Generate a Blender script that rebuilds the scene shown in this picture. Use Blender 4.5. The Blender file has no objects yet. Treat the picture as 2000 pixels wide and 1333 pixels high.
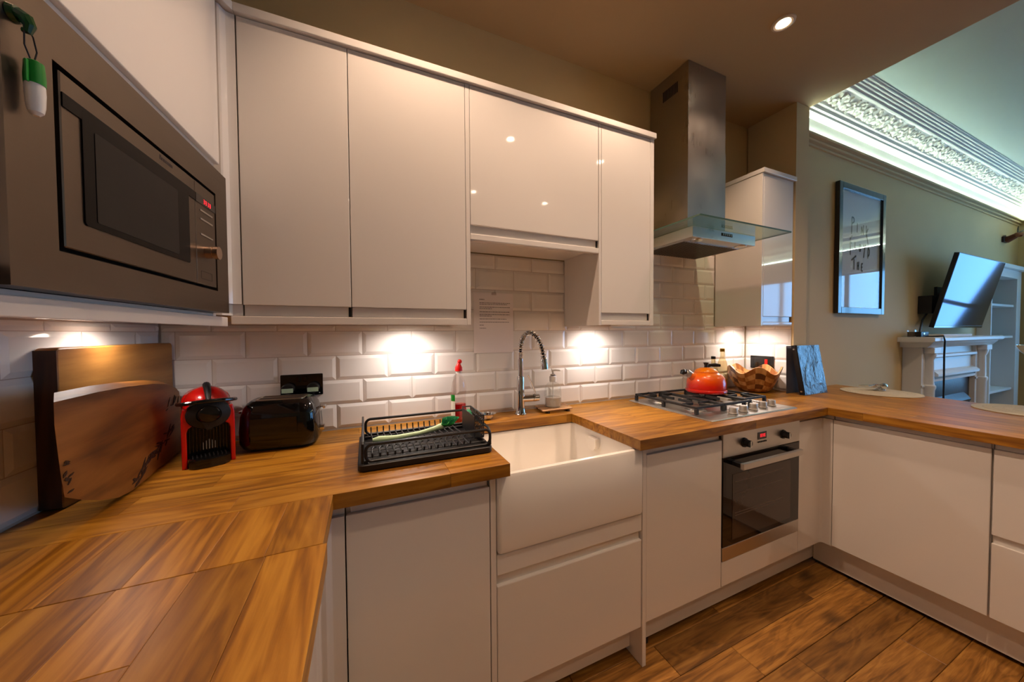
import bpy, bmesh, math, random
from mathutils import Vector, Matrix
random.seed(7)
SC = bpy.context.scene
COL = SC.collection
PI = math.pi

# ------------------------------------------------------------------ camera
def make_camera():
    yaw, pitch, roll = -0.4112, -0.0247, -0.0064
    F = Vector((-math.sin(yaw)*math.cos(pitch), math.cos(yaw)*math.cos(pitch), math.sin(pitch)))
    R = Vector((math.cos(yaw), math.sin(yaw), 0)); U = R.cross(F)
    R2 = R*math.cos(roll)+U*math.sin(roll); U2 = -R*math.sin(roll)+U*math.cos(roll)
    cd = bpy.data.cameras.new('camera'); cd.sensor_width = 36; cd.sensor_fit = 'HORIZONTAL'
    cd.lens = 655.35/2000*36; cd.clip_start = 0.02
    cam = bpy.data.objects.new('camera', cd); COL.objects.link(cam)
    m = Matrix.Identity(4)
    for i in range(3):
        m[i][0] = R2[i]; m[i][1] = U2[i]; m[i][2] = -F[i]
    m[0][3], m[1][3], m[2][3] = 0.8091, -1.5741, 1.3123
    cam.matrix_world = m
    SC.camera = cam
make_camera()

# ------------------------------------------------------------------ world, exposure, lights
SC.view_settings.view_transform = 'Standard'; SC.view_settings.look = 'None'
SC.view_settings.gamma = 1; SC.view_settings.use_curve_mapping = False
SC.view_settings.exposure = 0.28
W = bpy.data.worlds.new('sky'); SC.world = W; W.use_nodes = True
bgn = W.node_tree.nodes['Background']
bgn.inputs[0].default_value = (0.20, 0.52, 1.0, 1); bgn.inputs[1].default_value = 5.4

WARM = (1.0, 0.70, 0.50); PUCK = (1.0, 0.88, 0.82); COOL = (0.80, 1.0, 0.93)
P_DOWN = 38.0; P_PUCK = 9.0; E_LED = 50.0; P_LIV = 58.0
def spot(name, loc, power, col, size, blend, rad, parent=None, aim=None):
    ld = bpy.data.lights.new(name, 'SPOT'); ld.energy = power; ld.color = col
    ld.spot_size = math.radians(size); ld.spot_blend = blend; ld.shadow_soft_size = rad
    o = bpy.data.objects.new(name, ld); COL.objects.link(o); o.location = loc
    if aim: o.rotation_euler = Vector(aim).to_track_quat('-Z', 'Y').to_euler()
    if parent: o.parent = parent
    return o
# daylight portal in the living-room window (guides sampling of the sky; gives no light of its own)
pl = bpy.data.lights.new('window_portal', 'AREA'); pl.shape = 'RECTANGLE'; pl.size = 1.75; pl.size_y = 3.1
pl.cycles.is_portal = True
po = bpy.data.objects.new('window_portal', pl); COL.objects.link(po)
po.location = (8.33, -2.45, 1.42); po.rotation_euler = (0, PI/2, 0)
# ------------------------------------------------------------------ materials
def lin(c):
    return tuple((v/255/12.92 if v/255 <= 0.04045 else ((v/255+0.055)/1.055)**2.4) for v in c)+(1,)
def pr(name):
    m = bpy.data.materials.new(name); m.use_nodes = True
    return m, m.node_tree, m.node_tree.nodes['Principled BSDF']
def nd(nt, t, **kw):
    n = nt.nodes.new(t)
    for k, v in kw.items(): setattr(n, k, v)
    return n
def mat(name, col, rough=0.5, metal=0, var=0.04, scale=12, bump=0.0, bscale=60, coat=0, trans=0, ior=1.45, emit=None, estr=0, spec=0.5, rvar=0.0):
    m, nt, b = pr(name)
    c = lin(col)
    tc = nd(nt, 'ShaderNodeTexCoord'); nz = nd(nt, 'ShaderNodeTexNoise'); nz.inputs['Scale'].default_value = scale; nz.inputs['Detail'].default_value = 4
    nt.links.new(tc.outputs['Object'], nz.inputs['Vector'])
    mx = nd(nt, 'ShaderNodeMix', data_type='RGBA')
    mx.inputs[6].default_value = tuple(v*(1-var) for v in c[:3])+(1,); mx.inputs[7].default_value = tuple(min(1, v*(1+var)) for v in c[:3])+(1,)
    nt.links.new(nz.outputs['Fac'], mx.inputs[0]); nt.links.new(mx.outputs[2], b.inputs['Base Color'])
    b.inputs['Roughness'].default_value = rough; b.inputs['Metallic'].default_value = metal
    b.inputs['Coat Weight'].default_value = coat; b.inputs['Coat Roughness'].default_value = 0.04
    b.inputs['Transmission Weight'].default_value = trans; b.inputs['IOR'].default_value = ior
    b.inputs['Specular IOR Level'].default_value = spec
    if rvar:
        mr = nd(nt, 'ShaderNodeMapRange'); mr.inputs['To Min'].default_value = max(0.02, rough-rvar); mr.inputs['To Max'].default_value = rough+rvar
        nt.links.new(nz.outputs['Fac'], mr.inputs['Value']); nt.links.new(mr.outputs['Result'], b.inputs['Roughness'])
    if emit: b.inputs['Emission Color'].default_value = lin(emit); b.inputs['Emission Strength'].default_value = estr
    if bump:
        n2 = nd(nt, 'ShaderNodeTexNoise'); n2.inputs['Scale'].default_value = bscale; n2.inputs['Detail'].default_value = 5
        nt.links.new(tc.outputs['Object'], n2.inputs['Vector'])
        bp = nd(nt, 'ShaderNodeBump'); bp.inputs['Strength'].default_value = bump; bp.inputs['Distance'].default_value = 0.004
        nt.links.new(n2.outputs['Fac'], bp.inputs['Height']); nt.links.new(bp.outputs['Normal'], b.inputs['Normal'])
    return m
def wood(name, dark, mid, light, rough=0.4, grain=1.0, rnd=0.5, knots=0.0, axis=0, coat=0.0, bump=0.08, ring=0.10):
    """grain runs along local axis; every object gets its own offset and tint"""
    m, nt, b = pr(name); L = nt.links.new
    tc = nd(nt, 'ShaderNodeTexCoord'); oi = nd(nt, 'ShaderNodeObjectInfo')
    mul = nd(nt, 'ShaderNodeVectorMath', operation='SCALE'); mul.inputs['Scale'].default_value = 1
    cmb = nd(nt, 'ShaderNodeCombineXYZ'); m1 = nd(nt, 'ShaderNodeMath', operation='MULTIPLY'); m1.inputs[1].default_value = 37.0
    L(oi.outputs['Random'], m1.inputs[0])
    for i in range(3): L(m1.outputs[0], cmb.inputs[i])
    add = nd(nt, 'ShaderNodeVectorMath', operation='ADD'); L(tc.outputs['Object'], add.inputs[0]); L(cmb.outputs[0], add.inputs[1])
    mp = nd(nt, 'ShaderNodeMapping'); sc = [26, 26, 26]; sc[axis] = 1.6
    mp.inputs['Scale'].default_value = [v*grain for v in sc]; L(add.outputs[0], mp.inputs['Vector'])
    n1 = nd(nt, 'ShaderNodeTexNoise'); n1.inputs['Scale'].default_value = 1.0; n1.inputs['Detail'].default_value = 8; n1.inputs['Roughness'].default_value = 0.62; n1.inputs['Distortion'].default_value = 0.6
    L(mp.outputs[0], n1.inputs['Vector'])
    mp2 = nd(nt, 'ShaderNodeMapping'); sc2 = [9, 9, 9]; sc2[axis] = 1.2; mp2.inputs['Scale'].default_value = [v*grain for v in sc2]; L(add.outputs[0], mp2.inputs['Vector'])
    wv = nd(nt, 'ShaderNodeTexNoise'); wv.inputs['Scale'].default_value = 0.7; wv.inputs['Detail'].default_value = 3; wv.inputs['Distortion'].default_value = 1.5
    L(mp2.outputs[0], wv.inputs['Vector'])
    sn = nd(nt, 'ShaderNodeMath', operation='MULTIPLY'); sn.inputs[1].default_value = 34; L(wv.outputs['Fac'], sn.inputs[0])
    si = nd(nt, 'ShaderNodeMath', operation='SINE'); L(sn.outputs[0], si.inputs[0])
    ma = nd(nt, 'ShaderNodeMath', operation='MULTIPLY_ADD'); ma.inputs[1].default_value = ring; L(si.outputs[0], ma.inputs[0]); L(n1.outputs['Fac'], ma.inputs[2])
    cr = nd(nt, 'ShaderNodeValToRGB'); e = cr.color_ramp.elements
    e[0].position = 0.30; e[0].color = lin(dark); e[1].position = 0.72; e[1].color = lin(light)
    e2 = cr.color_ramp.elements.new(0.5); e2.color = lin(mid)
    L(ma.outputs[0], cr.inputs[0])
    hs = nd(nt, 'ShaderNodeHueSaturation')
    mr = nd(nt, 'ShaderNodeMapRange'); mr.inputs['To Min'].default_value = 1-rnd; mr.inputs['To Max'].default_value = 1+rnd*0.6
    L(oi.outputs['Random'], mr.inputs['Value']); L(mr.outputs[0], hs.inputs['Value'])
    L(cr.outputs[0], hs.inputs['Color'])
    last = hs.outputs[0]
    if knots:
        vo = nd(nt, 'ShaderNodeTexVoronoi'); vo.inputs['Scale'].default_value = knots
        mp3 = nd(nt, 'ShaderNodeMapping'); s3 = [1, 1, 1]; s3[axis] = 0.55; mp3.inputs['Scale'].default_value = s3
        L(add.outputs[0], mp3.inputs['Vector']); L(mp3.outputs[0], vo.inputs['Vector'])
        k = nd(nt, 'ShaderNodeMapRange'); k.inputs['From Min'].default_value = 0.03; k.inputs['From Max'].default_value = 0.14; k.inputs['To Min'].default_value = 0.25
        L(vo.outputs['Distance'], k.inputs['Value'])
        mk = nd(nt, 'ShaderNodeMix', data_type='RGBA', blend_type='MULTIPLY'); mk.inputs[0].default_value = 1
        L(last, mk.inputs[6]); L(k.outputs[0], mk.inputs[7]); last = mk.outputs[2]
    L(last, b.inputs['Base Color'])
    b.inputs['Roughness'].default_value = rough; b.inputs['Coat Weight'].default_value = coat; b.inputs['Coat Roughness'].default_value = 0.25
    if bump:
        bp = nd(nt, 'ShaderNodeBump'); bp.inputs['Strength'].default_value = bump; bp.inputs['Distance'].default_value = 0.003
        L(ma.outputs[0], bp.inputs['Height']); L(bp.outputs[0], b.inputs['Normal'])
    return m
def brushed(name, col, rough=0.28, axis=0, streak=0.1):
    m, nt, b = pr(name); L = nt.links.new
    tc = nd(nt, 'ShaderNodeTexCoord'); mp = nd(nt, 'ShaderNodeMapping'); s = [400, 400, 400]; s[axis] = 4
    mp.inputs['Scale'].default_value = s; L(tc.outputs['Object'], mp.inputs['Vector'])
    n = nd(nt, 'ShaderNodeTexNoise'); n.inputs['Scale'].default_value = 1; n.inputs['Detail'].default_value = 3; L(mp.outputs[0], n.inputs['Vector'])
    nb = nd(nt, 'ShaderNodeTexNoise'); nb.inputs['Scale'].default_value = 5; nb.inputs['Detail'].default_value = 5; L(tc.outputs['Object'], nb.inputs['Vector'])
    ad = nd(nt, 'ShaderNodeMath', operation='MULTIPLY_ADD'); ad.inputs[1].default_value = 0.5; L(n.outputs['Fac'], ad.inputs[0]); L(nb.outputs['Fac'], ad.inputs[2])
    mr = nd(nt, 'ShaderNodeMapRange'); mr.inputs['From Min'].default_value = 0.4; mr.inputs['From Max'].default_value = 1.1
    mr.inputs['To Min'].default_value = rough-streak; mr.inputs['To Max'].default_value = rough+streak
    L(ad.outputs[0], mr.inputs['Value']); L(mr.outputs[0], b.inputs['Roughness'])
    b.inputs['Base Color'].default_value = lin(col); b.inputs['Metallic'].default_value = 1
    bp = nd(nt, 'ShaderNodeBump'); bp.inputs['Strength'].default_value = 0.03; bp.inputs['Distance'].default_value = 0.001
    L(n.outputs['Fac'], bp.inputs['Height']); L(bp.outputs[0], b.inputs['Normal'])
    return m
def zramp(name, stops, rough=0.2, coat=0.5, z0=0, z1=1):
    m, nt, b = pr(name); L = nt.links.new
    tc = nd(nt, 'ShaderNodeTexCoord'); sp = nd(nt, 'ShaderNodeSeparateXYZ'); L(tc.outputs['Object'], sp.inputs[0])
    mr = nd(nt, 'ShaderNodeMapRange'); mr.inputs['From Min'].default_value = z0; mr.inputs['From Max'].default_value = z1; L(sp.outputs[2], mr.inputs['Value'])
    cr = nd(nt, 'ShaderNodeValToRGB'); e = cr.color_ramp.elements
    e[0].position, e[0].color = stops[0][0], lin(stops[0][1]); e[1].position, e[1].color = stops[-1][0], lin(stops[-1][1])
    for p, c in stops[1:-1]:
        q = e.new(p); q.color = lin(c)
    L(mr.outputs[0], cr.inputs[0]); L(cr.outputs[0], b.inputs['Base Color'])
    b.inputs['Roughness'].default_value = rough; b.inputs['Coat Weight'].default_value = coat; b.inputs['Coat Roughness'].default_value = 0.05
    return m

M = {}
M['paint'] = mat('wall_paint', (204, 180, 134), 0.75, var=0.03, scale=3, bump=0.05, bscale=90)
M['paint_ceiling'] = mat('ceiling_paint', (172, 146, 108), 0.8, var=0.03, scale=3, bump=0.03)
M['ceiling_white'] = mat('ceiling_white_paint', (176, 190, 184), 0.85, var=0.02, scale=3)
M['plaster'] = mat('cornice_plaster', (238, 238, 230), 0.7, var=0.03, scale=20, bump=0.05)
M['gloss'] = mat('white_gloss_lacquer', (228, 222, 214), 0.05, var=0.01, scale=2, coat=0.6)
M['carcass'] = mat('white_carcass', (222, 214, 204), 0.35, var=0.02)
M['tile'] = mat('bevelled_tile_glaze', (236, 230, 222), 0.10, var=0.03, scale=5, coat=0.4)
M['grout'] = mat('tile_grout', (188, 172, 158), 0.85, var=0.06, scale=40, bump=0.1)
M['oak'] = wood('oiled_oak_stave', (122, 75, 13), (157, 103, 22), (182, 128, 40), rough=0.40, rnd=0.24, coat=0.0, grain=1.5, bump=0.05)
M['plank'] = wood('floor_plank_wood', (110, 72, 26), (154, 104, 42), (184, 132, 60), rough=0.45, rnd=0.36, knots=3.0, grain=2.2, coat=0.05, ring=0.07)
M['floorbase'] = mat('floor_joint', (50, 32, 18), 0.8)
M['steel'] = brushed('brushed_steel', (208, 204, 198), 0.34, axis=0)
M['steel_v'] = brushed('brushed_steel_vertical', (178, 172, 164), 0.33, axis=2, streak=0.12)
M['steel_dark'] = brushed('microwave_steel', (118, 106, 94), 0.36, axis=1, streak=0.06)
M['chrome'] = mat('chrome', (225, 225, 225), 0.07, metal=1, var=0.02)
M['copper'] = mat('knob_bronze', (205, 182, 164), 0.25, metal=1)
M['blackgloss'] = mat('black_gloss', (12, 11, 11), 0.08, var=0.05, coat=0.3)
M['blackmatte'] = mat('black_plastic', (22, 21, 22), 0.42, var=0.1, bump=0.05)
M['ovenblack'] = mat('appliance_black_glass', (17, 15, 14), 0.16, var=0.05, spec=0.12)
M['castiron'] = mat('cast_iron', (30, 29, 29), 0.55, var=0.15, bump=0.3, bscale=200)
M['darkglass'] = mat('dark_window_glass', (44, 41, 38), 0.3, var=0.1, scale=30, spec=0.1)
M['ovenglass'] = mat('oven_door_glass', (16, 13, 12), 0.05, var=0.05, spec=0.6)
M['oveninner'] = mat('oven_inner_glass', (62, 50, 42), 0.06, var=0.1, spec=0.6)
M['ceramic'] = mat('fireclay_ceramic', (240, 234, 224), 0.12, var=0.02, scale=4, coat=0.5)
M['gap'] = mat('dark_gap', (14, 11, 10), 0.8)
M['red'] = mat('red_plastic', (190, 12, 10), 0.22, var=0.04, coat=0.4)
M['redcap'] = mat('red_bottle_cap', (225, 25, 20), 0.3, var=0.04)
M['redliquid'] = mat('red_liquid', (205, 15, 25), 0.15, var=0.05, trans=0.4)
M['green'] = mat('green_plastic', (22, 130, 40), 0.35)
M['darkgreen'] = mat('dark_green_plastic', (16, 66, 30), 0.2, coat=0.5)
M['mint'] = mat('mint_plastic', (196, 222, 178), 0.4)
M['bristle'] = mat('green_bristle', (40, 150, 95), 0.6, var=0.25, scale=300)
M['whiteplastic'] = mat('white_plastic', (226, 224, 218), 0.35)
M['paper'] = mat('paper', (240, 230, 226), 0.8, var=0.015, scale=8)
M['ink'] = mat('printed_ink', (60, 52, 50), 0.8)
M['tag'] = mat('plug_label', (186, 208, 176), 0.7, var=0.1, scale=150)
def glass(name, col, rough=0.0, alpha=0.25, ior=1.45):
    # thin clear sheet / vessel: mostly see-through with sharp reflections
    m, nt, b = pr(name); L = nt.links.new
    out = nt.nodes['Material Output']
    tr = nd(nt, 'ShaderNodeBsdfTransparent'); tr.inputs[0].default_value = lin(col)
    gl = nd(nt, 'ShaderNodeBsdfGlossy'); gl.inputs['Roughness'].default_value = max(rough, 0.02)
    lw_ = nd(nt, 'ShaderNodeLayerWeight'); lw_.inputs['Blend'].default_value = 0.5
    pw = nd(nt, 'ShaderNodeMath', operation='POWER'); pw.inputs[1].default_value = 5; L(lw_.outputs['Facing'], pw.inputs[0])
    f0 = ((ior-1)/(ior+1))**2
    ad = nd(nt, 'ShaderNodeMath', operation='MULTIPLY_ADD'); ad.inputs[1].default_value = 1-f0; ad.inputs[2].default_value = f0+alpha*0.1; ad.use_clamp = True
    L(pw.outputs[0], ad.inputs[0]); mx = nd(nt, 'ShaderNodeMixShader')
    L(ad.outputs[0], mx.inputs[0]); L(tr.outputs[0], mx.inputs[1]); L(gl.outputs[0], mx.inputs[2])
    L(mx.outputs[0], out.inputs['Surface'])
    return m
M['glass'] = glass('clear_glass', (250, 252, 251), 0.0, 0.5, 1.4)
M['glassedge'] = mat('green_glass_edge', (70, 96, 80), 0.1, spec=0.6)
M['canopyglass'] = glass('canopy_glass', (226, 240, 230), 0.0, 0.3, 1.5)
M['clearplastic'] = glass('clear_plastic', (250, 246, 245), 0.06, 0.6, 1.4)
M['kettle'] = zramp('kettle_enamel', [(0, (180, 12, 6)), (0.35, (214, 30, 8)), (0.7, (242, 96, 6)), (1, (252, 132, 8))], z0=0.0, z1=0.13)
M['redled'] = mat('red_led', (60, 4, 6), 0.4, emit=(255, 30, 45), estr=2.5)
M['lamp'] = mat('lamp_face', (255, 240, 220), 0.4, emit=(255, 232, 205), estr=34)
M['pucklamp'] = mat('puck_lamp_face', (255, 240, 220), 0.4, emit=(255, 238, 222), estr=12)
M['led'] = mat('led_tape', (255, 255, 250), 0.4, emit=(226, 255, 244), estr=E_LED)
M['ringwhite'] = mat('lamp_bezel', (196, 180, 160), 0.3)

# ------------------------------------------------------------------ mesh helpers
class G:
    def __init__(s): s.bm = bmesh.new(); s.mi = 0
    def _tag(s, faces):
        for f in faces: f.material_index = s.mi; f.smooth = True
    def box(s, x0, x1, y0, y1, z0, z1, bev=0, seg=2):
        if x0 > x1: x0, x1 = x1, x0
        if y0 > y1: y0, y1 = y1, y0
        if z0 > z1: z0, z1 = z1, z0
        v = [s.bm.verts.new(p) for p in ((x0,y0,z0),(x1,y0,z0),(x1,y1,z0),(x0,y1,z0),(x0,y0,z1),(x1,y0,z1),(x1,y1,z1),(x0,y1,z1))]
        fs = [s.bm.faces.new([v[i] for i in q]) for q in ((3,2,1,0),(4,5,6,7),(0,1,5,4),(1,2,6,5),(2,3,7,6),(3,0,4,7))]
        s._tag(fs)
        for f in fs: f.smooth = False
        if bev:
            es = list({e for f in fs for e in f.edges})
            r = bmesh.ops.bevel(s.bm, geom=es, offset=min(bev, 0.49*min(x1-x0, y1-y0, z1-z0)), segments=seg, affect='EDGES', profile=0.5)
            s._tag(r['faces'])
            for f in r['faces']: f.smooth = False
        return s
    def prism(s, poly, axis, a, b, bev=0, seg=2):
        """poly: 2-D points; axis 'x','y','z' extrude from a to b. x:(y,z) y:(x,z) z:(x,y)"""
        def P(p, h):
            return {'x': (h, p[0], p[1]), 'y': (p[0], h, p[1]), 'z': (p[0], p[1], h)}[axis]
        lo = [s.bm.verts.new(P(p, a)) for p in poly]; hi = [s.bm.verts.new(P(p, b)) for p in poly]
        n = len(poly); fs = [s.bm.faces.new(lo[::-1]), s.bm.faces.new(hi)]
        for i in range(n): fs.append(s.bm.faces.new((lo[i], lo[(i+1) % n], hi[(i+1) % n], hi[i])))
        bmesh.ops.recalc_face_normals(s.bm, faces=fs); s._tag(fs)
        for f in (fs if n < 9 else fs[:2]): f.smooth = False
        if bev:
            es = list({e for f in fs[:2] for e in f.edges})
            r = bmesh.ops.bevel(s.bm, geom=es, offset=bev, segments=seg, affect='EDGES', profile=0.5); s._tag(r['faces'])
            ax = 'xyz'.index(axis)
            for f in r['faces']: f.normal_update(); f.smooth = n >= 9 and abs(f.normal[ax]) < 0.97
        return s
    def rings(s, rings, cap0=True, cap1=True, closed=True):
        rv = [[s.bm.verts.new(p) for p in r] for r in rings]; fs = []
        n = len(rv[0])
        for a, b in zip(rv, rv[1:]):
            for i in range(n if closed else n-1):
                fs.append(s.bm.faces.new((a[i], a[(i+1) % n], b[(i+1) % n], b[i])))
        if cap0: fs.append(s.bm.faces.new(rv[0][::-1]))
        if cap1: fs.append(s.bm.faces.new(rv[-1]))
        bmesh.ops.recalc_face_normals(s.bm, faces=fs); s._tag(fs)
        return s
    def cyl(s, p0, p1, r0, r1=None, n=24, cap=True):
        p0, p1 = Vector(p0), Vector(p1); r1 = r0 if r1 is None else r1
        d = (p1-p0).normalized(); a = d.orthogonal().normalized(); b = d.cross(a)
        rg = [[p+(a*math.cos(2*PI*i/n)+b*math.sin(2*PI*i/n))*r for i in range(n)] for p, r in ((p0, r0), (p1, r1))]
        return s.rings(rg, cap, cap)
    def lathe(s, prof, c=(0, 0, 0), n=40, cap0=True, cap1=True):
        rg = [[(c[0]+max(r, 1e-4)*math.cos(2*PI*i/n), c[1]+max(r, 1e-4)*math.sin(2*PI*i/n), c[2]+z) for i in range(n)] for r, z in prof]
        return s.rings(rg, cap0, cap1)
    def tube(s, pts, r, n=10, closed=False):
        pts = [Vector(p) for p in pts]; m = len(pts); rg = []; up = None
        for i in range(m):
            if closed: t = pts[(i+1) % m]-pts[i-1]
            else: t = pts[min(i+1, m-1)]-pts[max(i-1, 0)]
            t.normalize()
            if up is None: up = t.orthogonal().normalized()
            a = (up-t*up.dot(t)).normalized(); up = a; b = t.cross(a)
            rr = r[i] if isinstance(r, (list, tuple)) else r
            rg.append([pts[i]+(a*math.cos(2*PI*k/n)+b*math.sin(2*PI*k/n))*rr for k in range(n)])
        if closed:
            rg.append(rg[0]); return s.rings(rg, False, False)
        return s.rings(rg)
    def quad(s, *p):
        f = s.bm.faces.new([s.bm.verts.new(q) for q in p]); s._tag([f]); return s
    def sphere(s, c, r, sx=1, sy=1, sz=1, n=20):
        rg = []
        for j in range(1, n):
            t = PI*j/n; rg.append([(c[0]+sx*r*math.sin(t)*math.cos(2*PI*i/n), c[1]+sy*r*math.sin(t)*math.sin(2*PI*i/n), c[2]-sz*r*math.cos(t)) for i in range(n)])
        return s.rings(rg)

OFF = {}
def link(o, parent=None):
    COL.objects.link(o)
    if parent: o.parent = parent
    return o
def obj(name, g, mats, parent=None, smooth=28, label=None):
    if parent is not None and parent.name in OFF:
        off = OFF[parent.name]
        if off.length: bmesh.ops.translate(g.bm, verts=g.bm.verts, vec=-off)
    me = bpy.data.meshes.new(name); g.bm.to_mesh(me); g.bm.free()
    for m in (mats if isinstance(mats, (list, tuple)) else [mats]): me.materials.append(M[m] if isinstance(m, str) else m)
    if smooth:
        fl = [p.use_smooth for p in me.polygons]
        me.set_sharp_from_angle(angle=math.radians(smooth))
        me.polygons.foreach_set('use_smooth', fl)
    else: me.polygons.foreach_set('use_smooth', [False]*len(me.polygons))
    o = bpy.data.objects.new(name, me); link(o, parent)
    OFF[o.name] = OFF[parent.name] if parent is not None and parent.name in OFF else Vector()
    if label: o['label'] = label
    return o
def thing(name, label, cat, loc=(0, 0, 0), rotz=0, group=None, world=True):
    """Empty at the thing's base. world=True: its parts are given in world coordinates"""
    o = bpy.data.objects.new(name, None); o.empty_display_size = 0.05; link(o)
    o.location = loc; o.rotation_euler = (0, 0, rotz); tag(o, label, cat, group)
    OFF[o.name] = Vector(loc) if world else Vector()
    return o
def tag(o, label, cat=None, group=None, kind=None):
    o['label'] = label
    if cat: o['category'] = cat
    if group: o['group'] = group
    if kind: o['kind'] = kind
    return o
def struct(name, g, mats, label, smooth=28):
    return tag(obj(name, g, mats, None, smooth), label, None, None, 'structure')
def pbox(name, parent, m, *a, bev=0, seg=2, label=None):
    return obj(name, G().box(*a, bev=bev, seg=seg), m, parent, label=label)
def arc(cx, cy, r, a0, a1, n):
    return [(cx+r*math.cos(math.radians(a0+(a1-a0)*i/n)), cy+r*math.sin(math.radians(a0+(a1-a0)*i/n))) for i in range(n+1)]
def rrect(x0, x1, y0, y1, r, n=6):
    return arc(x1-r, y1-r, r, 0, 90, n)+arc(x0+r, y1-r, r, 90, 180, n)+arc(x0+r, y0+r, r, 180, 270, n)+arc(x1-r, y0+r, r, 270, 360, n)
# ------------------------------------------------------------------ large structure
LW = (0.147, 0.0); TH = -0.047            # the left wall runs slightly out of square
CEIL = 2.785; XN0, XN1, YN = 3.3665, 3.515, -0.300
YL = -0.25; XE = 8.22; ZL = 3.0; YR = -5.2

# floor: planks one by one in the part the photo shows, one board field elsewhere
fl = struct('floor', G().box(-0.5, 8.6, -5.4, 0.4, -0.06, -0.006), 'floorbase', 'warm brown wooden plank floor between the base cabinets')
rows = [(-0.553, [1.0, 1.890, 2.803, 3.35]), (-0.684, [0.75, 1.27, 2.183, 3.09, 3.4]), (-0.816, [0.75, 1.46, 2.375, 3.29]), (-0.947, [0.75, 1.05, 1.96, 2.873, 3.4]), (-1.078, [0.75, 1.62, 2.54, 3.4]), (-1.209, [0.75, 1.3, 2.2, 3.1, 3.4]),
        (-1.340, [0.75, 1.7, 2.6, 3.4]), (-1.471, [0.75, 1.1, 2.0, 2.9, 3.4]), (-1.602, [0.75, 1.5, 2.4, 3.4])]
def plank(x0, x1, y0, y1):
    cx, cy = (x0+x1)/2, (y0+y1)/2
    o = obj('plank', G().box(x0-cx, x1-cx, y0-cy, y1-cy, -0.02, 0.0, bev=0.0015, seg=1), 'plank', fl); o.location = (cx, cy, 0); return o
plank(1.0, 1.5, -0.553+0.001, -0.44); plank(1.502, 2.3, -0.552, -0.44); plank(2.302, 3.35, -0.552, -0.44)
for y, xs in rows:
    for a, b in zip(xs, xs[1:]): plank(a+0.0008, b-0.0008, y-0.131+0.0008, y-0.0008)
fr = G()
for i in range(28):
    y = -1.735-0.131*i
    fr.box(-0.4, 8.5, y-0.1302, y, -0.02, -0.001)
for i in range(12):
    y = -0.26-0.131*i
    fr.box(3.42, 8.5, y-0.1302, y, -0.02, -0.001)
o = obj('plank_field', fr, 'plank', fl); o['kind'] = 'stuff'

# kitchen ceiling (lower) and living-room ceiling (higher)
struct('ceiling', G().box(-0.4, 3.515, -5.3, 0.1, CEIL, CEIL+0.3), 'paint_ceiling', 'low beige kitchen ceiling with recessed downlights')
struct('ceiling_living', G().box(3.515, 8.5, -5.3, 0.1, ZL, ZL+0.2), 'ceiling_white', 'high pale ceiling of the living room beyond the kitchen')
# walls
wb = struct('wall_back', G().box(-0.2, 3.52, 0.0065, 0.2, 0, CEIL), 'paint', 'beige kitchen back wall with white bevelled brick tiles')
wl = thing('wall_left', 'kitchen left wall with white brick tiles behind the chopping boards', None, (LW[0], LW[1], 0), TH, world=False); wl['kind'] = 'structure'
obj('plaster', G().box(-0.2, -0.0065, -5.6, 0.1, 0, CEIL), 'paint', wl)
wr = struct('wall_return', G().box(XN0+0.0065, XN1, YN, 0.0, 0, CEIL), 'paint', 'short beige wall return at the right end of the kitchen tiles')
AX0, AX1, AZ = 6.885, 7.955, 2.00   # alcove for the built-in bookcase
struct('wall_living', G().box(XN1, AX0, YL, 0.1, 0, ZL).box(AX1, 8.5, YL, 0.1, 0, ZL).box(AX0, AX1, YL, 0.1, AZ, ZL).box(AX0, AX1, 0.06, 0.1, 0, AZ), 'paint', 'beige living room wall with fireplace and framed print')
we = G()
WY0, WY1, WZ0, WZ1 = -4.00, -0.90, 0.55, 2.28
we.box(XE, XE+0.2, YL, WY1, 0, ZL).box(XE, XE+0.2, WY0, YR, 0, ZL).box(XE, XE+0.2, WY0, WY1, 0, WZ0).box(XE, XE+0.2, WY0, WY1, WZ1, ZL)
struct('wall_end', we, 'paint', 'beige end wall of the living room with a tall window')
struct('wall_rear', G().box(-0.5, 8.5, YR-0.2, YR, 0, ZL), 'paint', 'plain beige wall behind the viewer')
wn = thing('window_1', 'tall white sash window in the living room end wall', None, (XE+0.1, (WY0+WY1)/2, WZ0)); wn['kind'] = 'structure'
wys = [WY0+(WY1-WY0)*k/3 for k in range(4)]; wzs = [WZ0, (WZ0+WZ1)/2, WZ1]
for y in wys: pbox('window_frame', wn, 'whiteplastic', XE+0.08, XE+0.13, y-0.03, y+0.03, WZ0, WZ1, bev=0.004)
for z in wzs: pbox('window_frame', wn, 'whiteplastic', XE+0.085, XE+0.125, WY0, WY1, z-0.03, z+0.03, bev=0.004)
pbox('window_sill', wn, 'whiteplastic', XE-0.06, XE+0.12, WY0-0.05, WY1+0.05, WZ0-0.075, WZ0-0.035, bev=0.006)
for a, b in zip(wys, wys[1:]):
    for c, d in zip(wzs, wzs[1:]): pbox('pane', wn, 'glass', XE+0.102, XE+0.106, a+0.04, b-0.04, c+0.04, d-0.04)

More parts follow.
